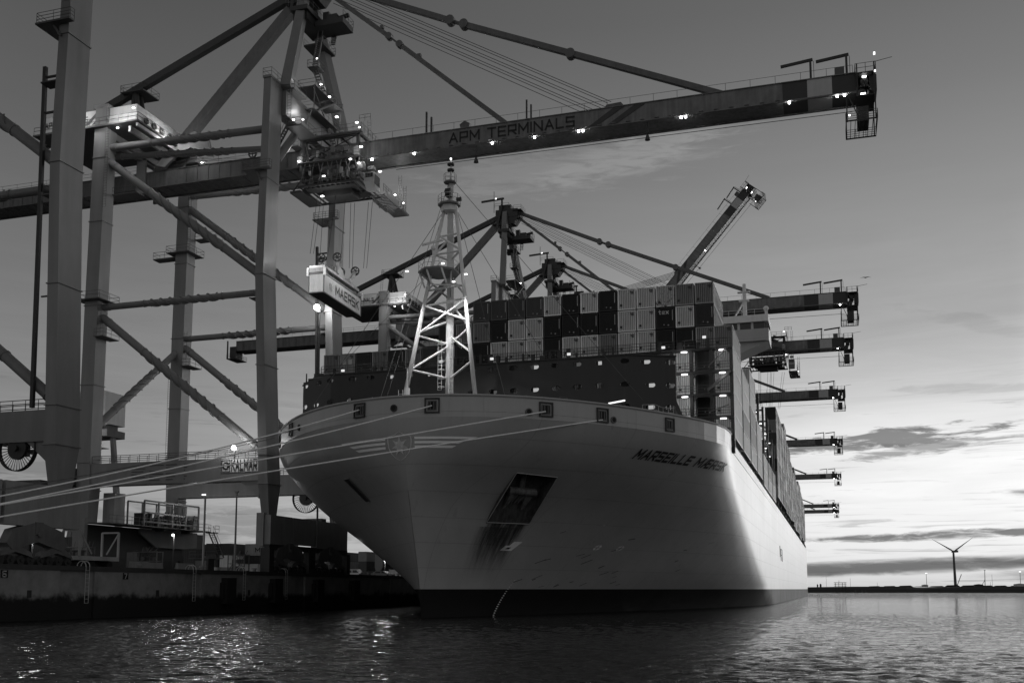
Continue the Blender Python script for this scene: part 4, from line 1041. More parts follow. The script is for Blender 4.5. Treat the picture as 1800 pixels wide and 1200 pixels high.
for x, z in ((-46.5,21.45),(-38.2,21.45),(-27.7,21.35),(-22.85,21.3),(-17.0,21.3),(-59.2,21.4),(-64.5,21.3)):
    framed('fairlead', by_x(x, 1 if x > SX else -1), z, 1 if x > SX else -1, .78, .78)
for x, z in ((-42.3,21.35),(-29.2,21.0),(-21.9,20.95),(-57.0,21.2)):
    s = 1 if x > SX else -1; c, n2 = bp(by_x(x, s), z, s, .05)
    q = MB().ring(c, n2, .38, .26, .12, 20); f = SP(q, 'panama_lead', M_dark if x < -40 else M_mid, bw_)
    SP(MB().tube(c-n2*.03, c+n2*.02, .26, n=16), 'opening', M_hole, f)
# anchor pocket with sloping back plate and anchor
n0 = (AP[1]-AP[0]).cross(AP[3]-AP[0]).normalized()
if n0.x > 0 or n0.y > 0: n0 = n0 if n0.dot(Vector((.6,-.7,-.2))) < 0 else -n0
if n0.dot(Vector((.6,-.7,-.2))) > 0: n0 = -n0            # n0 points into the ship
B = [AP[0]+n0*2.4, AP[1]+n0*2.4, AP[2]+n0*.12, AP[3]+n0*.12]
A_ = [p-n0*.03 for p in AP]
M_rust = mat('pocket_rust', .05, .8, .8, .9, .8, .8)
q = MB().add(A_+B, [(4,5,6,7),(0,1,5,4),(1,2,6,5),(2,3,7,6),(3,0,4,7)])
ap = SP(q, 'anchor_pocket', M_rust)
q = MB()
for i in range(4): q.beam(AP[i]-n0*.06, AP[(i+1) % 4]-n0*.06, .05, .06)
SP(q, 'rim', M_bulw, ap)
ux = (AP[1]-AP[0]).normalized(); uz = ((AP[0]+AP[1])/2-(AP[2]+AP[3])/2).normalized()
cm = (AP[0]+AP[1]+AP[2]+AP[3])/4+n0*.75
q = MB(); q.beam(cm+uz*.6+n0*.3, cm+uz*2.4+n0*1.4, .5, .5, .4, .4).tube(cm-ux*1.7+uz*.5, cm+ux*1.7+uz*.5, .42, n=12)
for s in (-1, 1): q.beam(cm+ux*s*1.0+uz*.5, cm+ux*s*1.15-uz*1.9-n0*.1, 1.15, .5, .25, .15)
for k in range(3): q.beam(cm+ux*(-.5+k*.5)+uz*.3, cm+ux*(-.5+k*.4)-uz*1.2, .25, .5, .1, .1)
SP(q, 'anchor', mat('anchor_iron', .13, .7, .8, 1.4, .6, .6), ap)
# rust washed down below the pocket
def stain_mat(name, amt, col, sc_=1.1):
    m = bpy.data.materials.new(name); m.use_nodes = True; t = m.node_tree; q = NB(t); p = t.nodes['Principled BSDF']
    p.inputs['Base Color'].default_value = (col,)*3+(1,); p.inputs['Roughness'].default_value = .8
    uv = q.n('ShaderNodeUVMap').outputs[0]; s = q.n('ShaderNodeSeparateXYZ'); t.links.new(uv, s.inputs[0])
    v = q.xyz(q.m('MULTIPLY', s.outputs[0], 7.0*sc_), q.m('MULTIPLY', s.outputs[1], .9), 0.0)
    nz = q.noise(v, 1.4, 6, .65)
    edge = q.m('MULTIPLY', q.ss(s.outputs[0], 0, .14), q.ss(s.outputs[0], 1, .8))
    fade = q.m('POWER', s.outputs[1], 1.2)
    a = q.m('MULTIPLY', q.m('MULTIPLY', q.ss(nz, .28, .66), edge), q.m('MULTIPLY', fade, amt), clamp=True)
    t.links.new(a, p.inputs['Alpha']); return m
def decal(name, y0t, y1t, zt, y0b, y1b, zb, m, side=1, par=hull, nu=8, nv=10, out=.03):
    vs = []; fs = []; uvs = []
    for j in range(nv+1):
        for i in range(nu+1):
            v = j/nv; u = i/nu; z = zb+(zt-zb)*v; y = (y0b+(y1b-y0b)*u)*(1-v)+(y0t+(y1t-y0t)*u)*v
            vs.append(hp(y, z, side, out)); uvs.append((u, v))
    for j in range(nv):
        for i in range(nu): fs.append((j*(nu+1)+i, j*(nu+1)+i+1, (j+1)*(nu+1)+i+1, (j+1)*(nu+1)+i))
    o = SP(MB().add(vs, fs), name, m, par); ul = o.data.uv_layers.new(name='UVMap')
    for l in o.data.loops: ul.data[l.index].uv = uvs[l.vertex_index]
    return o
decal('rust_stain', 104.1, 108.6, 10.1, 104.9, 109.9, 5.0, stain_mat('rust_wash', 1.35, .035))
decal('rust_stain', 103.3, 108.3, 9.7, 104.2, 109.2, 3.4, stain_mat('rust_wash_faint', .55, .04, 1.7), out=.05)
q = MB(); q.beam(hp(104.1,10.1,1,.05), hp(108.6,10.13,1,.05), .06, .09); SP(q, 'pocket_ledge', M_hole, ap)
# scuffs at the shoulder
random.seed(11); q = MB()
for k in range(26):
    y = random.uniform(112, 142); z = random.uniform(3.2, 6.0) if k < 17 else random.uniform(6, 9.5); L_ = random.uniform(.3, 1.3)
    a = hp(y, z, 1, .03); c = hp(y+L_*.9, z+L_*random.uniform(.15,.5), 1, .03); q.beam(a, c, .04, random.uniform(.03,.08))
SP(q, 'scrape_mark', mat('scuff', .05), hull)
# name and marks
_arc = [(0.0, 111.0)]
while _arc[-1][1] < 133:
    s0, y0 = _arc[-1]; _arc.append((s0+(hp(y0+.25, 17.8)-hp(y0, 17.8)).length, y0+.25))
def _ya(s):
    for (s0, y0), (s1, y1) in zip(_arc, _arc[1:]):
        if s <= s1: return y0+(y1-y0)*(s-s0)/(s1-s0)
    return _arc[-1][1]
_tot = [s for s, y in _arc if y <= 127.6][-1]
def on_side(u, v, w):
    return Vector(hp(_ya(_tot*(.84*u/w+.16*(u/w)**2)), 17.42+.02*u/w+v*1.0, 1, .045))-Vector(SO)
text('name_lettering', 'MARSEILLE MÆRSK', .86, M_ink, hull, on_side, bold=.27, shear=.25, spacing=1.08)
CX = -41.75
def bowpt(x, z, t=0): return hx(x, z, .05+t)-Vector(SO)
M_emb = mat('emblem_paint', .95, .5, .06, .5, .08)
def shield(k):
    pts = []
    for i in range(9): t = i/8; pts.append((1.35*k-.12*k*math.sin(t*math.pi), 18.35-(0)-(1.15)*t*1.0) if 0 else (1.32*k, 18.42-1.1*t))
    pts = [(0,18.95*1+(k-1)*.35)]+[(.55*k,18.62+(k-1)*.3),(1.35*k,18.42+(k-1)*.25),(1.38*k,17.9),(1.3*k,17.3),(1.05*k,16.75),(.6*k,16.3-(k-1)*.2),(0,15.95-(k-1)*.5)]
    return [(x, z) for x, z in pts]+[(-x, z) for x, z in reversed(pts[1:-1])]
def dens(poly, st_=.12):
    out = []
    for i in range(len(poly)):
        a, c = poly[i], poly[(i+1) % len(poly)]; L_ = math.hypot(c[0]-a[0], c[1]-a[1]); m_ = max(1, int(L_/st_))
        out += [(a[0]+(c[0]-a[0])*j/m_, a[1]+(c[1]-a[1])*j/m_) for j in range(m_)]
    return out
em = plate('emblem', dens(shield(1.0)), [dens(shield(.90))], M_emb, hull, lambda u, v, t: bowpt(CX+u, v, abs(t)*.0+.0), .02)
star = []
for k in range(14):
    a = math.pi*k/7; r = 1.0 if k % 2 == 0 else .42; star.append((r*math.sin(a), 17.45+r*math.cos(a)))
plate('star', dens(star, .1), [], M_emb, em, lambda u, v, t: bowpt(CX+u, v), .02)
for i, (z, L_) in enumerate(((18.22,6.2),(17.78,4.9),(17.34,4.1))):
    for s in (-1, 1):
        a0 = 1.65; poly = [(s*a0, z-.11), (s*(a0+L_*.82), z-.13), (s*(a0+L_), z+.11), (s*a0, z+.11)]
        vs = []; nn = 24
        for k in range(nn+1):
            f = k/nn; x0_ = s*(a0+L_*.88*f); x1_ = s*(a0+L_*f); vs += [tuple(hx(CX+x0_, z-.12-.04*f)), tuple(hx(CX+x1_, z+.12-.04*f))]
        SP(MB().add(vs, [(2*k, 2*k+2, 2*k+3, 2*k+1) for k in range(nn)]), 'wing_stripe', M_emb, em)
def disc_mark(y, z, cross):
    q = MB(); c = hp(y, z, 1, .04); t1 = (hp(y+.3, z, 1, .04)-c).normalized(); t2 = (hp(y, z+.3, 1, .04)-c).normalized(); r = .48
    P = [c+t1*r*1.25*math.cos(a)+t2*r*math.sin(a) for a in [k*math.pi/10 for k in range(20)]]
    if cross:
        for k in range(4):
            a0 = k*math.pi/2+.14; arc = [c+t1*(r*1.25*math.cos(a0+j*.26))+t2*(r*math.sin(a0+j*.26)) for j in range(6)]
            cc_ = c+t1*.12*math.cos(k*math.pi/2+.78)+t2*.12*math.sin(k*math.pi/2+.78); q.add([cc_]+arc, [(0,j+1,j+2) for j in range(5)])
    return SP(q, 'thruster_mark', mat('mark_white', .85), hull)
disc_mark(120.3, 7.95, True); disc_mark(124.05, 7.98, True)
q = MB(); c = (107.4, 7.3)
pl = [(107.5,7.25),(108.9,7.25),(109.5,8.25),(108.5,8.25),(108.25,7.8),(107.8,7.8)]
P = [hp(y, z, 1, .04) for y, z in pl]; q.add(P, [(0,1,2,3,4,5)]); SP(q, 'bulb_mark', mat('mark_white', .85), hull)
SP(MB().add([hp(y, z, 1, .06) for y, z in ((107.95,7.42),(108.45,7.42),(108.6,7.62),(108.2,7.62))], [(0,1,2,3)]), 'bulb_mark_centre', M_ink, hull)
q = MB()
for k in range(17):
    f = k/16; z = 4.0-3.9*f; y = 112.0-.9*f; a = hp(y, z, 1, .04); sz = .04 if k < 6 else .07
    q.beam(a, hp(y+.12, z, 1, .04)+Vector((.05,0,0)), sz, sz*1.3)
SP(q, 'draught_mark', mat('mark_white', .85), hull)
for (yt, zt, yb, zb, w_) in ((101.6,15.1,103.6,12.7,.9),):
    P = [hp(yt, zt, -1, .05), hp(yt+w_, zt, -1, .05), hp(yb+w_, zb, -1, .05), hp(yb, zb, -1, .05)]
    f = SP(MB().add(P, [(0,1,2,3)]), 'port_anchor_recess', M_hole, hull)
q = MB()
for i in range(4): q.beam(P[i], P[(i+1) % 4], .08, .08)
SP(q, 'rim', M_mid, f)
# pilot door marks on the flat side
q = MB()
for (a, c) in (((250,12.4),(256,12.4)),((256,12.4),(256,9.6)),((250,12.4),(250,9.6)),((250,11.0),(256,11.0)),((246,13.0),(246,10.5))):
    q.beam((SX+HB+.03,a[0],a[1]),(SX+HB+.03,c[0],c[1]),.1,.12)
SP(q, 'pilot_door_mark', M_ink, hull)
# ------------------------------------------------ breakwater with oval ports
rows = [(29.35,[-65.17,-62.48,-60.38,-57.19,-54.67,-52.02,-49.4,-46.83,-44.2,-41.2,-38.54,-35.9,-33.24,-30.7,-28.0,-25.26,-22.35,-20.08,-17.38]),
        (26.6,[-65.26,-62.98,-60.32,-57.5,-54.7,-52,-49.4,-46.8,-44.2,-41.2,-38.46,-35.8,-33.24,-30.58,-28.02,-25.35,-22.32,-19.6,-17.43]),
        (24.0,[-60.3,-22.3,-19.64,-17.48])]
holes = []
for z, xs in rows:
    for x in xs: holes.append([(x+.40*math.cos(a)+(.14 if math.cos(a) > 0 else -.14), z+.31*math.sin(a)) for a in [k*math.pi/8 for k in range(16)]])
bwy = lambda u: 115.5+max(0, abs(u-SX)-19)*.5+max(0, abs(u-SX)-24.4)*1.6
outl = [(SX-26.4,20.4),(SX-26.4,21.6),(SX-26.0,24.6),(SX-26.0,30.0),(SX-19,30.0),(SX-9,30.0),(SX+9,30.0),(SX+19,30.0),(SX+24.4,30.0),(SX+24.4,24.8),(SX+25.6,21.4),(SX+25.6,20.4),(SX+19,20.4),(SX,20.4),(SX-19,20.4)]
bk_ = plate('breakwater', outl, holes, mat('breakwater_paint', .04, .6, .15, .3, .15), ship, lambda u, v, t: (u-SX, bwy(u)+t-SO[1], v), .12, grid=[(SX+a, c) for a in (-24.4,-19,19,24.4) for c in (20.9,22.3,25.2,28,29.9)])
q = MB()
for k in range(14):
    x = -64.5+k*3.6; q.beam((x,bwy(x)+.7,20.3),(x,bwy(x)+.4,29.8),.3,.9)
SP(q, 'stiffener', M_dark, bk_)
SP(MB().beam((-60.2,115.5,30.08),(-22.2,115.5,30.08),.5,.16).beam((-60.2,115.5,30.08),(-67.0,120.8,30.08),.5,.16).beam((-22.2,115.5,30.08),(-16.8,118.2,30.08),.5,.16), 'top_rail', M_dark, bk_)
for i, (x, z) in enumerate(((-65.17,29.35),(-52.02,29.35),(-46.83,29.35),(-33.24,29.35),(-25.26,29.35),(-20.08,29.35),(-65.26,26.6),(-62.98,26.6),(-33.24,26.6),(-19.6,26.6),(-19.64,24.0),(-60.38,29.35),(-28,29.35),(-57.19,29.35),(-17.43,26.6),(-38.46,26.6))):
    dim = i > 10
    SP(MB().cbox((x+.1*(i % 2),bwy(x)+.8,z+.1),(.5 if dim else .75,.25,.42)), 'port_lamp', emit('port_glow_dim', .08) if dim else emit('port_glow_bright', .42), bk_)  # glowing boxes, not lamps, standing in for the lit space behind
# forecastle fittings seen over the bulwark
def fit(q, n, m): return SP(q, n, m)
fit(MB().rail([(-27.0,103.4,22.5),(-26.4,104.2,22.5)], .7, .5), 'bulwark_ladder', M_mid)
q = MB().rail([(-19.9,113.0,21.9),(-18.6,113.0,21.9),(-17.8,114.4,21.7),(-16.6,114.4,21.6)], 1.7, .55, r=.04, mids=2).rail([(-24.0,112.4,21.9),(-21.6,112.4,21.9)], 1.4, .6, r=.04, mids=2)
fit(q, 'deck_railing', mat('lit_rail', .4))
fit(MB().tube((-23.7,112.6,23.9),(-21.8,112.6,24.15),.09,n=6), 'deck_lamp', emit('tube_lamp', 1.6))
fit(MB().tube((-44.6,103.6,20.3),(-44.6,103.6,25.2),.32,n=10).tube((-44.6,103.6,25.2),(-44.6,103.6,27.4),.05,n=5).ladder((-45.3,103.4,20.6),(-45.3,103.4,25),.5).cbox((-43.6,103.8,22.8),(.35,.4,2.6)), 'vent_post', M_white)
q = MB()
for x, y in ((-50.5,98.6),(-49.9,98.6),(-52.2,99.4),(-35,98),(-40.3,97.4)): q.tube((x,y,20.3),(x,y,22.9),.22,n=8).tube((x,y,22.8),(x,y,22.95),.3,n=8)
fit(q, 'mooring_bitt', M_mid)
# ------------------------------------------------ foremast
fm = SP(MB().tube((-41.35,108.3,20.3),(-41.35,108.3,43),.50,.42,16).tube((-41.35,108.3,43),(-41.35,108.3,50.3),.42,.36,14).tube((-41.35,108.3,50.3),(-41.35,108.3,53.2),.11,.08,8), 'foremast', M_white, smooth=True)
LL = (Vector((-45.9,104.0,20.3)), Vector((-41.95,107.8,47.2))); RL = (Vector((-36.3,104.0,20.3)), Vector((-40.55,107.8,47.2)))
for a, c in (LL, RL): SP(MB().tube(a, c, .27, .19, 12), 'mast_leg', M_white, fm, smooth=True)
lp = lambda L_, z: L_[0]+(L_[1]-L_[0])*((z-L_[0].z)/(L_[1].z-L_[0].z))
pp = lambda z: Vector((-41.35,108.3,z))
br = [(lp(LL,27.6),pp(27.0)),(pp(27.0),lp(RL,28.1)),(lp(LL,27.6),pp(30.9)),(lp(RL,29.2),pp(32.0)),(lp(LL,31.6),pp(31.0)),(pp(31.0),lp(RL,32.0)),(lp(LL,31.8),lp(RL,35.6)),(lp(LL,35.2),lp(RL,33.0)),
      (lp(LL,35.1),lp(RL,35.7)),(lp(LL,35.4),pp(38.4)),(lp(RL,32.4),pp(36.0)),(lp(LL,37.0),lp(RL,37.3)),(lp(RL,36.1),pp(39.0)),(lp(LL,41.4),lp(RL,41.6)),(lp(LL,43.6),lp(RL,43.8)),(lp(LL,41.4),pp(43.8)),(lp(LL,43.8),lp(RL,41.7)),(lp(LL,41.4),pp(40.9)),(lp(RL,41.6),pp(41.0)),(lp(LL,32.0),pp(33.8))]
for a, c in br: SP(MB().tube(a, c, .125, n=8), 'mast_brace', M_white, fm)
oct_ = lambda cx, cy, r, n=8: [(cx+r*math.cos(math.pi/n+2*math.pi*k/n), cy+r*math.sin(math.pi/n+2*math.pi*k/n)) for k in range(n)]
def platf(z, r, cx=-41.6, cy=107.2, t=.3, h=1.1, m=M_wrail):
    q = MB().prism(oct_(cx, cy, r), 2, z-t, z); f = SP(q, 'mast_platform', mat('platform_grey', .2), fm)
    q = MB().rail([(a, c, z) for a, c in oct_(cx, cy, r*.97)], h, .9, r=.03, closed=True, mids=1); SP(q, 'platform_railing', m, f)
platf(39.0, 2.35, -41.9, 106.0, .22)
for a_ in ((-43.9,105.2),(-42.6,104.1),(-40.8,104.0)): SP(MB().tube((a_[0],a_[1],38.8),(a_[0]+.5,a_[1]+.3,37.1),.11,n=6), 'platform_post', M_white, fm)
SP(MB().beam(lp(LL,37.0),(-42.0,104.6,37.1),.14,.14).beam((-42.0,104.6,37.1),lp(RL,37.3),.14,.14), 'platform_bracket', M_white, fm)
SP(MB().beam((-43.6,105,38.6),(-41.5,108.2,36.4),.15,.2).beam((-40.0,105,38.6),(-41.3,108.2,36.4),.15,.2), 'platform_bracket', M_bulw, fm)
platf(47.6, 1.35, -41.35, 107.8, .2, 1.0); platf(50.4, .75, -41.35, 108.0, .15, .9)
SP(MB().prism(oct_(-41.35,107.9,1.0), 2, 46.7, 47.4), 'platform_cone', M_white, fm)
SP(MB().tube((-42.3,105.3,39),(-42.3,105.3,41.4),.14,n=8).sphere((-42.3,105.3,41.6),.32,8).beam((-43.6,105.0,42.0),(-41.2,105.4,42.5),.16,.22), 'radar_scanner', M_white, fm)
SP(MB().cbox((-41.35,107.6,48.9),(.7,.7,.9)).cbox((-40.0,107.4,47.9),(.6,.3,.35)).tube((-41.35,107.4,48.9),(-41.35,107.0,48.9),.35,n=10), 'fog_horn', M_dark, fm)
SP(MB().ring((-41.35,108.2,52.6),(0,0,1),.42,.1,.18,12).ring((-41.35,108.2,51.9),(0,0,1),.42,.1,.18,12), 'mast_light_shade', M_dark, fm)
SP(MB().sphere((-41.35,108.2,53.3),.13), 'mast_lamp', M_lamps, fm)
q = MB().ladder((-41.0,107.7,20.5),(-41.0,107.7,38),.45); 
for z in (26,27,28,29,30,31): q.ring((-42.2,107.8,z),(0,0,1),.42,.36,.05,10)
q.ladder((-42.3,107.6,25.6),(-42.3,107.6,31.4),.45).rail([(-40.8,107.2,30.4),(-39.9,107.2,30.4),(-39.9,108.2,30.4)], 1.1, .5).rail([(-42.9,107.2,23.9),(-41.9,107.2,23.9)], 1.1, .4).rail([(-41,107.2,23.2),(-40.3,107.2,23.2)], .9, .4)
SP(q, 'mast_ladder', M_wrail, fm)
for p in ((-44.9,103.9,38.7),(-40.7,104.2,39.3),(-38.6,106,38.4),(-40.0,105.8,37.6)): SP(MB().cbox(p,(.3,.2,.1)), 'mast_lamp', emit('mast_lamp_light', 4.0), fm)
q = MB()
for a, c in (((-42.0,107.9,47.2),(-49.5,106,20.5)),((-42.0,107.9,47.0),(-55,100.5,22.6)),((-41.5,107.9,50.2),(-47,101,22.6)),((-40.7,108,50.2),(-20.2,115,24.5)),((-40.6,108,47.0),(-31.5,114,30)),((-40.5,108,47.0),(-35.5,113,23)),((-42.2,107.9,41),(-57.5,112,30))):
    q.tube(a, c, .03, n=4)
SP(q, 'guy_wire', M_mid, fm)
for p, w in (((-45.6,101.4,38.0),3200),((-40.6,101.4,38.5),2400),((-36.6,103.4,37.8),2400)):
    point_light('mast_floodlight', p, w, .25, spot=84, aim=(-41.2,105.6,24))
# ------------------------------------------------ wheelhouse block
wh = SP(MB().box(-63,-19.5,182,192,20.3,46.0).box(-71.5,-9.4,181.2,188.5,46.4,48.55), 'superstructure', M_bulw)
SP(MB().box(-71.5,-9.4,181.2,188.5,49.85,51.1).box(-70.8,-10.1,181.9,188.0,48.55,49.85), 'wheelhouse', M_white, wh)
q = MB()
for k in range(26): q.box(-71.0+k*2.36,-69.1+k*2.36,181.75,181.88,48.7,49.8)
q.box(-10.08,-10.0,182.2,187.6,48.7,49.8)
SP(q, 'window', M_glass, wh)
SP(MB().prism([(-9.6,46.4),(-19.5,46.4),(-19.5,42.5)],1,182,188), 'wing_bracket', M_bulw, wh); SP(MB().prism([(-71.3,46.4),(-63,46.4),(-63,42.5)],1,182,188), 'wing_bracket', M_bulw, wh)
q = MB().rail([(-70,181.3,51.1),(-9.5,181.3,51.1)], 1.0, 2.2)
SP(q, 'railing', M_wrail, wh)
SP(MB().tube((-13.6,184,51),(-13.6,184,57.6),.42,.3,8).beam((-15.8,184,51),(-13.7,184,54.4),.25,.25).box(-14.8,-12.6,183.6,184.4,56.0,56.2).box(-14.6,-12.8,183.6,184.4,54.4,54.6).tube((-9.9,184,51),(-9.9,184,52.6),.25,n=8).sphere((-9.9,184,52.8),.5,8), 'signal_mast', M_white, wh)
# ------------------------------------------------ lashing bridges and deck gear
def lashing_bridge(y, x0, x1, ztop, zs_, lamps, floors=True):
    q = MB(); n = max(1, round((x1-x0)/2.6)); 
    for k in range(n+1):
        x = x0+(x1-x0)*k/n; q.beam((x,y,20.2),(x,y,ztop),.42,.55)
    for z in zs_:
        q.box(x0-.2,x1+.2,y-.6,y+.6,z-.22,z)
    f = SP(q, 'lashing_bridge', M_dark)
    q = MB()
    for z in zs_: q.rail([(x0,y-.55,z),(x1,y-.55,z)], 1.1, 1.3, r=.03, mids=2)
    SP(q, 'railing', M_rail, f)
    for p in lamps: SP(MB().prism([(p[0]+.42*math.cos(a), p[1]+.22*math.sin(a)) for a in [k*math.pi/6 for k in range(12)]],2,p[2],p[2]+.12), 'deck_lamp', M_lamps, f)
    return f
lb = lashing_bridge(131.9, -21.9, -11.6, 34.0, [34.0,31.0,28.0,25.0,22.0], [(-17.6,131.5,33.55),(-17.6,131.5,30.6),(-17.6,131.5,27.65),(-12.75,131.5,33.55),(-12.75,131.5,30.55),(-12.75,131.5,27.55),(-12.75,131.5,24.6)])
SP(MB().beam((-14.6,131.3,28.4),(-11.7,131.3,30.8),.3,.35).beam((-14.4,131.3,31.6),(-12.2,131.3,33.8),.14,.16).beam((-13.6,131.3,33.9),(-12.8,131.3,32.4),.1,.1).beam((-14.4,131.3,25.6),(-12,131.3,26.4),.1,.1), 'lashing_rod', M_mid, lb)
for z in (31.0,28.0,25.0):
    SP(MB().prism([(-16.4,z-.2),(-14.1,z-.2),(-14.1,z-.9),(-14.5,z-.45),(-15.9,z-.45),(-16.4,z-.9)],1,131.4,131.7), 'arch_plate', M_dark, lb)
for z in (33.2,30.2,27.2):
    point_light('deck_light', (-17.6,130.6,z), 34, .35); point_light('deck_light', (-12.75,130.6,z), 20, .35)
point_light('deck_light', (-12.75,130.6,24.2), 20, .35)
lashing_bridge(132.0, -70.2, -24.5, 33.9, [33.9,31.0,28.0,25.0,22.0], [])
for k, x in enumerate((-66,-60.5,-52,-46.8,-33.2,-28,-20.5,-62.8)):
    point_light('deck_light', (x,128.5,25.0 if k % 2 else 28.4), 90, .4)
q = MB()
random.seed(4)
for k in range(44):
    x = -68+k*1.24
    if random.random() < .6: q.box(x,x+random.uniform(.2,.7),131.0,131.4,33.9,33.9+random.uniform(.3,1.3))
q.rail([(-70,131.2,33.9),(-12,131.2,33.9)], 1.2, 1.4, r=.03, mids=2)
SP(q, 'lashing_gear', M_dark)
for x, z in ((-51.3,34.5),(-43.8,34.4),(-32.9,34.3),(-20.2,34.3),(-14.9,35.3),(-55.6,34.4),(-66.4,34.2)): SP(MB().cbox((x,130.9,z),(.45,.2,.3)), 'deck_lamp', emit('dim_deck_lamp', .8))
q = MB().rail([(-71,131,30.8),(-67.5,131,30.8)], 1.0, .7).beam((-71.2,131,33.4),(-69,131,33.5),.12,.15).cbox((-70.6,131,31.8),(1.0,.8,.9)).cbox((-68.6,131,31.5),(1.2,.8,.7))
SP(q, 'windlass_gear', M_mid)
tag(MB().tube((-76.05,142.5,QZ),(-76.6,142.5,46.6),.17,.13,8).cbox((-76.6,142.4,46.8),(.7,.5,.4)).build('light_pole', M_dark), 'thin dark pole carrying the brightest floodlight beneath the hanging container', 'light pole')
fl_ = MB().sphere((-76.7,141.8,47.3),.46,10).build('floodlight', M_lampb); fl_.parent = bpy.data.objects['light_pole']
point_light('floodlight_glow', (-76.8,140.6,47.4), 1000, .5)
for y in (146.3,160.3,174.3):
    lashing_bridge(y, -19, -12.4, 33, [33,30,27,24,21.8], [])
for y in (190,204,218,232):
    lashing_bridge(y, -60, -12.2, 38.5 if y < 225 else 36, [38,35,32,29,26,23], [(-12.8,y-.7,z) for z in (35,32,29,26)])
    point_light('deck_light', (-13,y-1,33), 60, .4)
for k in range(17):
    y = 240.2+14*k-.4
    SP(MB().box(-50,-14.6,y-.5,y+.3,20,min(36, 44-k*.3)).beam((-12.2,y,20.2),(-12.2,y,36),.35,.7), 'lashing_bridge', M_dark)
# posts and gear along the deck edge
q = MB()
for k in range(70):
    y = 134+k*5.2; q.beam((-12.0,y,21.5),(-12.0,y,23.0),.2,.2)
q.rail([(-11.9,133,21.5),(-11.9,498,21.5)], 1.1, 5.2, r=.05)
SP(q, 'deck_edge_railing', M_dark)
SP(MB().ring((-12.1,131.6,22.9),(0,-1,0),.6,.35,.4,14).box(-12.9,-11.6,131.4,132.2,21.0,22.2), 'accommodation_ladder_gear', M_mid)

# ------------------------------------------------------------------ containers
CL, CW, CH = 12.19, 2.44, 2.86
def cont_mesh(name, m, style, md=None):
    q = MB(); w = CW/2; L_ = CL/2; fr = .12
    # frame
    for sx in (-1, 1):
        for sy in (-1, 1): q.cbox((sx*(w-.07),sy*(L_-.07),CH/2),(.14,.14,CH))
        q.cbox((sx*(w-.05),0,.08),(.10,CL-.28,.16)); q.cbox((sx*(w-.05),0,CH-.06),(.10,CL-.28,.12))
    for sy in (-1, 1): q.cbox((0,sy*(L_-.05),.08),(CW-.28,.10,.16)); q.cbox((0,sy*(L_-.05),CH-.06),(CW-.28,.10,.12))
    q.box(-w+.02,w-.02,-L_+.02,L_-.02,CH-.05,CH-.02); q.box(-w+.02,w-.02,-L_+.02,L_-.02,.03,.06)
    darkened = []
    def corr(a, c, nwave, nrm, dep, groove_shade=False):
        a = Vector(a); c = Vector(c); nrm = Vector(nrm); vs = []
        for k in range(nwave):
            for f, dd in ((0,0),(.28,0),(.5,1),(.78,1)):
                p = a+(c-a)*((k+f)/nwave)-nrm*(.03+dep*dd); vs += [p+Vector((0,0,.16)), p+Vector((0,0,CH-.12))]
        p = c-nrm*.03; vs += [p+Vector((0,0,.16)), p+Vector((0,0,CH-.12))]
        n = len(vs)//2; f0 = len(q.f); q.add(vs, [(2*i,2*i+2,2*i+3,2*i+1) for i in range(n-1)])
        if groove_shade: darkened.extend(f0+i for i in range(n-1) if i % 4 in (1, 2))  # groove floors and one flank painted darker, standing for shade
    corr((w,-L_+.14,0),(w,L_-.14,0),26 if style != 'flat' else 26,(1,0,0),.04)
    corr((-w,L_-.14,0),(-w,-L_+.14,0),26,(-1,0,0),.04)
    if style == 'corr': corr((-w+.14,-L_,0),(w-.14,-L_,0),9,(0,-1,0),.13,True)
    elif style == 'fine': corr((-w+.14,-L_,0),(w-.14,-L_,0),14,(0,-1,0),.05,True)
    else:   # doors
        q.box(-w+.14,-.02,-L_+.05,-L_+.10,.16,CH-.12).box(.02,w-.14,-L_+.05,-L_+.10,.16,CH-.12)
        for x in (-.85,-.35,.35,.85): q.tube((x,-L_+.01,.2),(x,-L_+.01,CH-.15),.03,n=5)
    corr((w-.14,L_,0),(-w+.14,L_,0),10,(0,1,0),.03)
    me = q.mesh(name, m)
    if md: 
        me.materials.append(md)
        for i in darkened: me.polygons[i].material_index = 1
    return me
tones = {'black': .012, 'dark': .04, 'slate': .085, 'mid': .30, 'pale': .74, 'light': .82}
CM = {}
for tn, val in tones.items():
    m = mat('container_'+tn, val, .55, .16, .7, .22)
    md_ = mat('container_grime_'+tn, val*.55, .7, .2, .9, .3)  # darker copy of each tone: shade painted into the corrugation grooves
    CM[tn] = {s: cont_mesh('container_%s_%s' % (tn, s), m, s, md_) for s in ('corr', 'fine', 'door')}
m = mat('container_rusty', .6, .6, .2, .7, .3)
t = m.node_tree; q = NB(t); p = t.nodes['Principled BSDF']; src = p.inputs['Base Color'].links[0].from_socket
oc = q.n('ShaderNodeTexCoord').outputs['Object']; s_ = q.n('ShaderNodeSeparateXYZ'); t.links.new(oc, s_.inputs[0])
sp_ = q.ss(q.m('SUBTRACT', q.noise(oc, 3.2, 5, .7), q.m('MULTIPLY', s_.outputs[2], .035)), .50, .56)
f = q.m('SUBTRACT', 1.0, q.m('MULTIPLY', sp_, .9)); vm = q.n('ShaderNodeVectorMath', operation='SCALE'); t.links.new(src, vm.inputs[0]); t.links.new(f, vm.inputs['Scale']); t.links.new(vm.outputs[0], p.inputs['Base Color'])
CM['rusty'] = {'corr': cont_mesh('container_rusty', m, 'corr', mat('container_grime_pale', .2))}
ms_mesh = MB().box(.92,.99,-CL/2-.02,-CL/2-.005,1.1,2.5).mesh('marking_strip', mat('marking_white', .5))
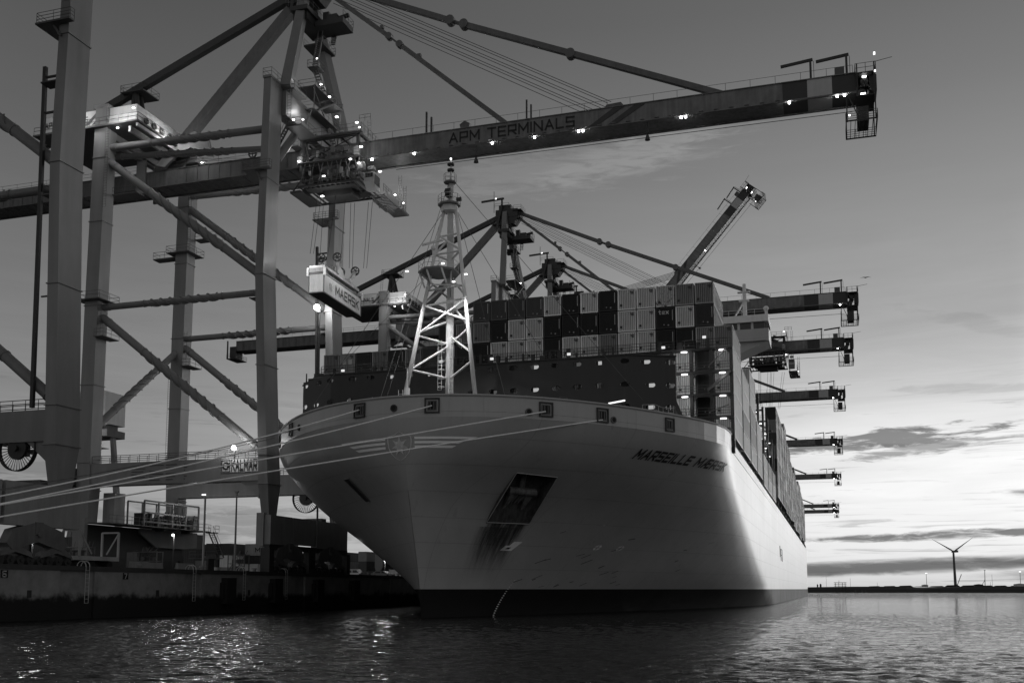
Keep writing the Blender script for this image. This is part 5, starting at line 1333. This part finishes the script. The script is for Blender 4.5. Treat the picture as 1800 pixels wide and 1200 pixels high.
mi_mesh = MB().box(.45,.95,-CL/2-.02,-CL/2-.005,2.35,2.5).box(.62,.95,-CL/2-.02,-CL/2-.005,2.15,2.27).box(-.9,-.6,-CL/2-.02,-CL/2-.005,.5,.8).mesh('marking_plate', mat('marking_dark', .03))
md_mesh = MB().box(.3,.5,-CL/2-.02,-CL/2-.005,.35,.55).box(-.25,-.1,-CL/2-.02,-CL/2-.005,.45,.62).mesh('marking_plate', mat('marking_dim', .28))
def ordin(n): return ['zeroth','first','second','third','fourth','fifth','sixth','seventh','eighth','ninth','tenth','eleventh','twelfth','thirteenth','fourteenth','fifteenth','sixteenth','seventeenth','eighteenth','nineteenth','twentieth','twenty-first','twenty-second','twenty-third'][n]
words = {'black': 'near black', 'dark': 'dark', 'slate': 'slate grey', 'mid': 'mid grey', 'pale': 'pale', 'light': 'light', 'rusty': 'rust spotted pale'}
ncont = 0
def container(x_right, y_front, z_top, tone, style, label, group, marks=False):
    global ncont
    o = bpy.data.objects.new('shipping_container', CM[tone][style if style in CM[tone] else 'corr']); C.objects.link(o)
    o.location = (x_right-CW/2, y_front+CL/2, z_top-CH); tag(o, label, 'container', group); ncont += 1
    if y_front < 140:
        for nm, me in ((('marking_strip', ms_mesh), ('marking_plate', md_mesh)) if marks else (('marking_plate', mi_mesh),)):
            c = bpy.data.objects.new(nm, me); C.objects.link(c); c.parent = o
    return o
PIT = 2.588
colx = lambda k: -13.8-PIT*(21-k) if k < 22 else -11.45
tops = [43.2-3.0*i for i in range(8)]
G = {0: 'dslate dslate dslate dslate pale black light black pale pale rusty mid mid'.replace('dslate','slate').split(),
     1: 'mid black pale pale black black black black pale pale black pale dark'.split(),
     2: 'black pale pale light black pale light mid pale pale black black mid'.split()}
G1L = {7: 'dark', 8: 'mid'}
G2L = ['mid','mid','dark','mid','dark','mid','slate','mid','dark']
random.seed(21)
styles = {'black': 'fine', 'slate': 'fine', 'dark': 'fine', 'mid': 'corr', 'pale': 'corr', 'light': 'corr', 'rusty': 'corr'}
tiern = ['top','second','third','fourth','fifth','sixth','lowest']
for k in range(23):
    first = 0 if 9 <= k <= 21 else 1 if k in (7, 8) else 2
    last = 6 if k >= 19 else 4
    for i in range(first, last+1):
        if i == 0: tn = G[0][k-9]
        elif i == 1: tn = G[1][k-9] if k >= 9 else G1L[k]
        elif i == 2: tn = 'mid' if k == 22 else G[2][k-9] if k >= 9 else G2L[k]
        elif k >= 19: tn = {19: 'light', 20: 'light', 21: 'slate', 22: 'pale'}[k] if not (k == 21 and i == 5) else 'black'
        else: tn = random.choice(['dark','mid','pale','slate','light'])
        st_ = styles[tn]
        if k == 1 and i == 2: st_ = 'door'
        wh_ = 'front container stack'
        lab = '%s container, %s from the right in the %s tier of the front stack' % (words[tn], ordin(23-k), tiern[i])
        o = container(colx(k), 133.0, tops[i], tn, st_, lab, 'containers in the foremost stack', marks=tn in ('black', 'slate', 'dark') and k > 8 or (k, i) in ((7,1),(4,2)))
        if (k, i) == (19, 1):
            text('lettering', 'tex', .5, mat('tex_white', .7), o, lambda u, v, w: (-.85+u, -CL/2-.03, 2.0+v), bold=.2)
        if (k, i) == (1, 2):
            MBq = MB().box(-.75,-.2,-CL/2-.05,-CL/2-.02,1.2,1.9).box(.2,.75,-CL/2-.05,-CL/2-.02,1.2,1.9)
            c = bpy.data.objects.new('marking_plate', MBq.mesh('door_plate', mat('marking_white', .5))); C.objects.link(c); c.parent = o
for b_, (y, cols, ztops) in enumerate([(147.0,(22,21,20),34.2),(161.0,(22,21,20),37.2),(175.0,(22,21),31.2)]):
    for k in cols:
        z = ztops; i = 0
        while z-CH > 22.0:
            tn = random.choice(['mid','pale','mid','pale','light'])
            nm = ordin(b_+2)
            container(colx(k), y, z, tn, 'corr', '%s container, %s from the top, %s column inboard, %s stack from the bow' % (words[tn], ordin(i+1), ordin(23-k), nm), 'containers in the stacks behind the foremost', False)
            z -= 3.0; i += 1
atop = [44.8,44.8,44.9,47.4,44.5,44.5,42,41,43.5,40.8,41,43,43,41.5,41,40,39]
for b_, zt in enumerate(atop):
    y = 241+14*b_; z = zt; i = 0
    while z-CH > 21.4 and i < 8:
        tn = ['dark','mid','slate','mid','dark','mid','pale','mid'][(i+b_*3) % 8]
        container(colx(22), y, z, tn, 'corr', '%s container, %s from the top, %s outer stack aft of the wheelhouse' % (words[tn], ordin(i+1), ordin(b_+1)), 'containers in the aft stacks', False)
        z -= 3.0; i += 1
for b_, y in enumerate((191, 205, 219)):
    for i, z in enumerate((27.6, 24.6)):
        tn = ['pale','light','mid','light','mid','pale'][b_*2+i]
        container(colx(22), y, z, tn, 'corr', '%s container, %s of two, %s low stack behind the wheelhouse' % (words[tn], ('upper','lower')[i], ordin(b_+1)), 'containers in the low stacks amidships', False)
print('containers', ncont)
# letters on the side of the highest corner container
oc_ = [o for o in C.objects if o.name.startswith('shipping_container') and abs(o.location.x-(colx(21)-CW/2)) < .01 and abs(o.location.z-(tops[0]-CH)) < .01][0]
text('lettering', 'MAERSK', 1.0, M_ink, oc_, lambda u, v, w: (CW/2+.02, -2.6+u*1.1, .75+v), bold=.2)

# ------------------------------------------------------------------ the container on the hook, and the spreader
hc = empty('hanging_container', (-70.2,135.6,45.4), 'long lit container hanging from the nearest crane under its spreader', 'container', rz=R(3))
L2 = 13.7; q = MB(); w = CW/2; L_ = L2/2
def corr2(q, a, c, nwave, nrm, dep, H_=2.9):
    a = Vector(a); c = Vector(c); nrm = Vector(nrm); vs = []
    for k in range(nwave):
        for f, dd in ((0,0),(.28,0),(.5,1),(.78,1)):
            p = a+(c-a)*((k+f)/nwave)-nrm*(.03+dep*dd); vs += [p+Vector((0,0,.16)), p+Vector((0,0,H_-.12))]
    p = c-nrm*.03; vs += [p+Vector((0,0,.16)), p+Vector((0,0,H_-.12))]
    n = len(vs)//2; q.add(vs, [(2*i,2*i+2,2*i+3,2*i+1) for i in range(n-1)])
corr2(q,(w,-L_+.14,0),(w,L_-.14,0),44,(1,0,0),.015); corr2(q,(-w,L_-.14,0),(-w,-L_+.14,0),44,(-1,0,0),.03)
corr2(q,(-w+.14,-L_,0),(w-.14,-L_,0),9,(0,-1,0),.09); corr2(q,(w-.14,L_,0),(-w+.14,L_,0),9,(0,1,0),.09)
q.box(-w+.03,w-.03,-L_+.03,L_-.03,2.84,2.88)
q.build('body', mat('hanging_container_paint', .55, .5, .15, .8, .2), hc)
q = MB()
for sx in (-1, 1):
    for sy in (-1, 1): q.cbox((sx*(w-.07),sy*(L_-.07),1.45),(.16,.16,2.9))
    q.cbox((sx*(w-.05),0,.08),(.11,L2-.28,.16)); q.cbox((sx*(w-.05),0,2.84),(.11,L2-.28,.12))
for sy in (-1, 1): q.cbox((0,sy*(L_-.05),.08),(CW-.28,.11,.16)); q.cbox((0,sy*(L_-.05),2.84),(CW-.28,.11,.12))
q.build('frame', mat('container_frame_dark', .10), hc)
q = MB().box(-w+.04,w-.04,-L_+.04,L_-.04,.0,.04)
for k in range(24): q.box(-w+.05,w-.05,-L_+.3+k*.56,-L_+.38+k*.56,-.05,0)
q.build('underside', M_dark, hc)
text('lettering', 'MAERSK', 1.25, mat('lettering_dark', .03), hc, lambda u, v, w_: (w+.02, -L_+4.1+u/w_*8.6, .85+v), bold=.2)
stp = []
for k in range(14):
    a = math.pi*k/7; r = .95 if k % 2 == 0 else .38; stp.append((r*math.sin(a), r*math.cos(a)))
plate('star_mark', stp, [], M_white, hc, lambda u, v, t: (w+.02, -L_+2.4+u, 1.45+v), .01)
sprd = empty('container_spreader', (-70.2,135.6,48.35), 'grimy pale spreader frame with rope sheaves gripping the hanging container', 'spreader', rz=R(3))
msp = mat('spreader_paint', .32, .55, .5, 1.2, .3)
MB().box(-.6,-.25,-6.4,6.4,.3,.9).box(.25,.6,-6.4,6.4,.3,.9).box(-1.3,1.3,-6.9,-6.4,.15,.75).box(-1.3,1.3,6.4,6.9,.15,.75).box(-.7,.7,-2.2,2.2,.9,1.3).box(.85,1.25,-5.8,5.9,.75,1.15).build('spreader_beam', msp, sprd)
q = MB().prism([(-2.0,1.3),(2.0,1.3),(1.4,2.5),(.4,3.0),(-.6,3.0),(-1.6,2.4)],0,-.55,.55).box(-1.4,1.4,-2.6,-1.9,1.2,1.7).box(-1.4,1.4,1.9,2.6,1.2,1.7)
q.build('headblock', msp, sprd)
for (y, x) in ((-2.4,-.9),(-2.2,1.0),(3.6,.9),(3.6,-.9)):
    a = MB().beam((x,y*.8,1.3),(x+.5*(1 if x > 0 else -1)*.6,y*1.15,3.4),.4,.5).build('sheave_arm', msp, sprd)
    cx_ = x+.3*(1 if x > 0 else -1); w__ = MB().ring((cx_,y*1.2,3.6),(0,1,0),.7,.55,.28,20).ring((cx_,y*1.2,3.6),(0,1,0),.2,.05,.4,10)
    for k in range(6): w__.tube((cx_,y*1.2,3.6),(cx_+.6*math.cos(k*math.pi/3),y*1.2,3.6+.6*math.sin(k*math.pi/3)),.07,n=5)
    w__.build('sheave', M_dark, a)
MB().tube((-1.15,-6.6,.95),(1.1,-6.6,.95),.25,n=10).cbox((-1.3,-6.9,.2),(.3,.3,1.2)).cbox((1.3,-6.9,.2),(.3,.3,1.2)).cbox((1.3,6.9,.2),(.3,.3,1.2)).build('flipper', M_white, sprd)
q = MB(); random.seed(8)
for k in range(16): q.cbox((random.uniform(-.2,.9),-5.6+k*.75,1.0+random.uniform(0,.5)),(.35,.45,.35))
for k in range(10): q.box(-.25,.25,-6+k*1.2,-5.7+k*1.2,.5,.62)
q.rail([(.9,-5.6,1.2),(.9,-1.8,1.2)], .8, .8).tube((-.4,-6,1.1),(-.4,6,1.1),.07,n=6)
q.build('hydraulic_gear', M_mid, sprd)
point_light('container_fill', (-66.5,130.5,52.8), 260, .4); point_light('container_fill', (-63.5,134.0,50.5), 700, .5); point_light('container_fill', (-70.5,112.5,53.0), 9000, .4, spot=22, aim=(-70.2,129.0,46.9))  # added lamps without fixtures, brightening the hanging container
point_light('container_fill', (-71.5,127.5,50.5), 160, .4)

# ------------------------------------------------------------------ mooring lines
for i, (p, e_, sg, lab) in enumerate((((-46.54,95.6,21.5),(-74.2,50,5.8),1.1,'pale mooring line from the leftmost square fairlead in view, highest of the four'),
        ((-38.18,95.0,21.4),(-74.2,54,5.8),.7,'pale mooring line from the fairlead by the stem, second highest of the four'),
        ((-27.65,100.1,21.1),(-74.2,50,5.0),-.1,'pale mooring line crossing above the shield emblem, third of the four'),
        ((-22.81,105.2,20.8),(-74.2,52,4.6),-.3,'pale mooring line crossing the shield emblem, lowest of the four'))):
    q = MB(); a = Vector(p); c = Vector(e_); n = 40
    pts = [a+(c-a)*(k/n)-Vector((0,0,4*sg*(k/n)*(1-k/n))) for k in range(n+1)]
    q.path(pts, .07, 6); tag(q.build('mooring_line', M_line), lab, 'mooring line', 'mooring lines from the bow')
for i, (p, e_, sg) in enumerate((((-57.2,103.0,21.2),(-74.2,46,5.8),.9),((-64.2,108.8,21.2),(-74.2,44,5.8),.8))):
    a = Vector(p); c = Vector(e_); n = 30
    pts = [a+(c-a)*(k/n)-Vector((0,0,4*sg*(k/n)*(1-k/n))) for k in range(n+1)]
    tag(MB().path(pts, .035, 6).build('mooring_line', M_mid), ('thin darker mooring line leaving the left side of the bow','thinnest mooring line, leftmost, leaving the far side of the bow')[i], 'mooring line', 'mooring lines from the bow')

# ------------------------------------------------------------------ yard behind the cranes
random.seed(9)
def ycont(x, y, z, rz, tn, st_, lab, txt=None):
    o = bpy.data.objects.new('shipping_container', CM[tn][st_]); C.objects.link(o); o.location = (x, y, z); o.rotation_euler = (0,0,rz)
    o.scale = (1,1,.92); tag(o, lab, 'container', 'containers stacked in the yard')
    if txt: text('lettering', txt, .95, M_ink, o, lambda u, v, w_: (CW/2+.02, -3.4+u, .9+v), bold=.2)
    return o
ty = ['lowest','middle','top']
for s_, (x, y, rz, nm) in enumerate(((-143.5,205,R(-90),'left'),(-133.4,206,0,'middle'),(-130.4,207,0,'right'),(-121.5,206,R(-90),'far right'))):
    for i in range(3):
        tn = [['mid','mid','dark'],['light','slate','dark'],['mid','light','dark'],['dark','black','mid']][s_][i]
        ycont(x, y, QZ+.05+i*2.66, rz, tn, 'door' if rz == 0 else 'corr', '%s container, %s of the %s yard stack under the cranes' % (words[tn], ty[i], nm), 'MAERSK' if (s_, i) in ((0,0),(0,1),(3,2)) else None)
for s_ in range(7):
    x = -198+s_*12.9
    for i in range(3):
        tn = random.choice(['dark','slate','black','dark']); ycont(x, 168, QZ+.05+i*2.66, R(-90), tn, 'corr', '%s container, %s tier, %s column of the nearer yard row' % (words[tn], ty[i], ordin(s_+1)))
for s_ in range(12):
    x = -176+s_*7.6
    for i in range(3):
        tn = random.choice(['dark','slate','black','mid']); ycont(x, 262, QZ+.05+i*2.66, 0, tn, 'door', '%s container, %s tier, %s column of the distant yard row' % (words[tn], ty[i], ordin(s_+1)))
fp = tag(MB().tube((-76.3,120,QZ),(-76.3,120,15.9),.16,.1,8).cbox((-76.3,120,16.0),(.5,.3,.2)).build('lamp_pole', M_leg), 'slim grey pole on the quay right of the equipment frame', 'pole', 'poles on the quay')
fp = tag(MB().tube((-77.8,115,QZ),(-77.8,115,15.4),.16,.12,8).build('lamp_pole', M_leg), 'shorter grey pole in front of the platform stairs', 'pole', 'poles on the quay')
MB().cbox((-77.9,114.8,15.2),(.5,.2,.12)).build('lamp', M_lamps, fp)
def vehicle(x, y, kind, lab, tone, rz=0):
    e = empty('parked_'+kind, (x, y, QZ), lab, kind, 'vehicles on the quay', rz)
    m = mat('vehicle_'+str(tone), tone, .35, .05, .5, 0)
    if kind == 'van': pr_ = [(-2.4,.35),(2.3,.35),(2.45,.9),(1.6,1.1),(1.0,1.85),(-2.4,1.9)]
    else: pr_ = [(-2.2,.35),(2.2,.35),(2.3,.8),(1.3,.95),(.6,1.42),(-1.2,1.45),(-1.9,1.0),(-2.25,.95)]
    MB().prism([(a, c) for a, c in pr_],1,-.88,.88).build('body', m, e)
    q = MB(); 
    if kind == 'van': q.prism([(-1.9,1.15),(-.2,1.15),(-.2,1.7),(-1.9,1.7)],1,-.9,.9).prism([(0,1.15),(1.35,1.15),(.9,1.7),(0,1.7)],1,-.9,.9)
    else: q.prism([(-1.5,1.0),(-.1,1.0),(-.1,1.34),(-1.1,1.34)],1,-.9,.9).prism([(.05,1.0),(1.05,1.0),(.5,1.34),(.05,1.34)],1,-.9,.9)
    q.build('window', M_glass, e)
    for sx in (-1.4, 1.45):
        q = MB()
        q.tube((sx,-.92,.34),(sx,.92,.34),.34,n=14); q.build('wheel', M_hole, e)
vehicle(-94.4,193,'van','white van parked at the quay edge under the ship bow',.7)
vehicle(-90.2,192,'car','dark car parked right of the white van',.03)
vehicle(-86.6,190,'car','grey car parked nearest to the ship stem',.2)
e = empty('yard_crane', (-155.6,190,QZ), 'distant yard crane with white house and lit cabin beside the nearest square leg', 'crane')
for x0_, x1_ in ((-9.5,-3.5),(6.6,2.6)): MB().beam((x0_,0,0),(x1_,0,31.4),1.2,1.2,.9,.9).build('leg', M_leg, e)
MB().box(-5,3.4,-3,3,31.4,33.0).box(-2.5,2.2,-2,2,33.0,34.3).build('girder', M_mid, e)
MB().box(-6,2.9,-3.4,3.4,34.3,41.5).box(-5.9,2.8,-3.5,3.5,37.4,37.5).build('machinery_house', mat('house_white', .62), e)
MB().box(-2.0,1.4,-5.2,-3.2,28.6,30.6).build('cabin', M_white, e)
MB().rail([(-3,-5.4,28.5),(4.4,-5.4,28.5)],1.2,1).box(-3,4.4,-5.5,-3.2,28.4,28.5).build('cabin_walkway', M_wrail, e)
MB().cbox((0.3,-5.0,31.1),(.9,.4,.25)).build('lamp', M_lamp, e); point_light('yard_light', (-155,184,35.4), 700, .3)
# straddle carrier chassis standing under the nearest crane
e = empty('trailer', (-77.9,94.0,QZ), 'low pale terminal trailer with upright end frames at the quay edge', 'trailer')
q = MB().box(-1.2,1.2,-3.2,3.2,.9,1.25).box(-1.2,1.2,-3.2,3.2,1.25,1.35)
for y in (-3.1, 3.1):
    for x in (-1.1, 1.1): q.beam((x,y,1.3),(x,y,4.1),.2,.2)
    q.beam((-1.1,y,4.1),(1.1,y,4.1),.18,.18)
q.beam((1.1,-3.1,4.0),(1.1,-1.2,1.6),.12,.12).beam((1.1,3.1,4.0),(1.1,1.2,1.6),.12,.12); q.build('chassis', mat('trailer_pale', .35), e)
for y in (-2.2,-1.0,1.8): MB().tube((-1.1,y,.45),(1.1,y,.45),.45,n=14).build('wheel', M_hole, e)
for i, (x, y, z) in enumerate(((-84,92,8.2),(-79.4,111,9.6),(-86,190,8.5),(-100,200,9.5))):
    point_light('quay_light', (x, y, z), 120 if i < 2 else 260, .25)
    t_ = tag(MB().tube((x-.3,y+.3,QZ),(x-.3,y+.3,z+.1),.08,n=6).build('quay_lamp', M_dark), ['small quay lamp by the trailer','small quay lamp right of the dark sill','small quay lamp behind the parked van','small quay lamp by the yard stacks'][i], 'lamp', 'small lamps on the quay')
    MB().sphere((x-.3,y+.1,z+.2),.16).build('bulb', M_lamp, t_)

# quayside clutter
random.seed(31)
for i, (x, y, w_, lab) in enumerate(((-82,97,3.2,'dark rack of lashing gear between the trailer and the deck'),(-84,112,3.6,'dark rack of rods and hoses under the service deck'),(-79.5,126,2.6,'dark rack of cones beside the nearest seaside leg'),(-80,152,3.4,'dark gear rack beyond the seaside wheel bogies'),(-86,88,3.0,'dark gear rack behind the leftmost wheel bogie'))):
    e = empty('gear_rack', (x,y,QZ), lab, 'rack', 'gear racks on the quay')
    q = MB()
    for sx in (-w_/2, w_/2):
        for sy in (-.6, .6): q.beam((sx,sy,0),(sx,sy,2.6),.12,.12)
    for z in (.3,1.3,2.5): q.box(-w_/2,w_/2,-.65,.65,z,z+.08)
    q.build('frame', M_mid, e)
    q = MB()
    for k in range(12): q.cbox((random.uniform(-w_/2+.3,w_/2-.3),random.uniform(-.4,.4),(.38,1.38)[k % 2]+.3),(random.uniform(.2,.6),.4,random.uniform(.3,.7)))
    for k in range(5): q.tube((random.uniform(-w_/2,w_/2),-.5,.4),(random.uniform(-w_/2,w_/2),.5,3.2),.04,n=4)
    q.build('gear', mat('gear_grey', .09), e)
for i, (x, y, lab) in enumerate(((-76.5,100.5,'low concrete barrier on the quay right of the trailer'),(-77.2,104.0,'low concrete barrier under the equipment frame stairs'),(-76.0,108.5,'low concrete barrier left of the wheel bogies'))):
    tag(MB().prism([(-.35,0),(.35,0),(.25,.3),(.12,.95),(-.12,.95),(-.25,.3)],1,-1.6,1.6).build('barrier', mat('barrier_concrete', .22)), lab, 'barrier', 'barriers on the quay'); C.objects[-1].location = (x, y, QZ)
for i, (x, y, h, lab) in enumerate(((-88,104,2.4,'dark switch cabinet with pale door behind the trailer'),(-92,120,3.0,'tall dark cabinet behind the wheel bogies'),(-80,118.5,1.7,'squat dark tool bin beside the slim pole'))):
    e = empty('cabinet', (x,y,QZ), lab, 'cabinet', 'cabinets on the quay')
    MB().box(-1.1,1.1,-.7,.7,.12,h).box(-1.2,1.2,-.8,.8,h,h+.1).box(-.9,-.7,-.6,.6,0,.12).box(.7,.9,-.6,.6,0,.12).build('body', M_dark, e)
    MB().box(-.85,.85,-.76,-.71,.3,h-.15).build('door', M_mid, e)
def tractor(x, y, rz, lab):
    e = empty('terminal_tractor', (x,y,QZ), lab, 'tractor', 'vehicles on the quay', rz)
    MB().box(-3,2.2,-.6,.6,.6,.95).box(-3,-.6,-.9,.9,.95,1.15).build('chassis', M_dark, e)
    MB().prism([(.3,.9),(2.5,.9),(2.5,1.7),(2.2,2.9),(.5,2.9),(.3,2.6)],1,-1.0,.35).build('cab', mat('tractor_cab', .5), e)
    MB().prism([(.6,1.7),(2.1,1.7),(1.95,2.6),(.6,2.6)],1,-1.03,-1.0).box(2.4,2.53,-.9,.25,1.75,2.6).build('window', M_glass, e)
    for sx in (-2.2,-.9,1.6): MB().tube((sx,-1.1,.5),(sx,1.1,.5),.5,n=14).build('wheel', M_hole, e)
tractor(-86,146,R(-80),'pale terminal tractor on the quay behind the wheel bogies')
tractor(-92,172,R(95),'terminal tractor on the quay seen between crane bogies and ship bow')
for i, y in enumerate((160, 176, 214)):
    e = empty('lighting_trolley', (-98+i*2, y, QZ), ('low pale generator box far back on the quay','second low generator box further along the quay','farthest low generator box on the quay')[i], 'generator', 'generators on the quay')
    MB().box(-1.6,1.6,-1,1,.5,2.1).box(-1.65,1.65,-1.05,1.05,2.1,2.2).build('housing', mat('generator_pale', .45), e)
    for sx in (-1, 1): MB().tube((sx,-1.1,.3),(sx,1.1,.3),.3,n=10).build('wheel', M_hole, e)
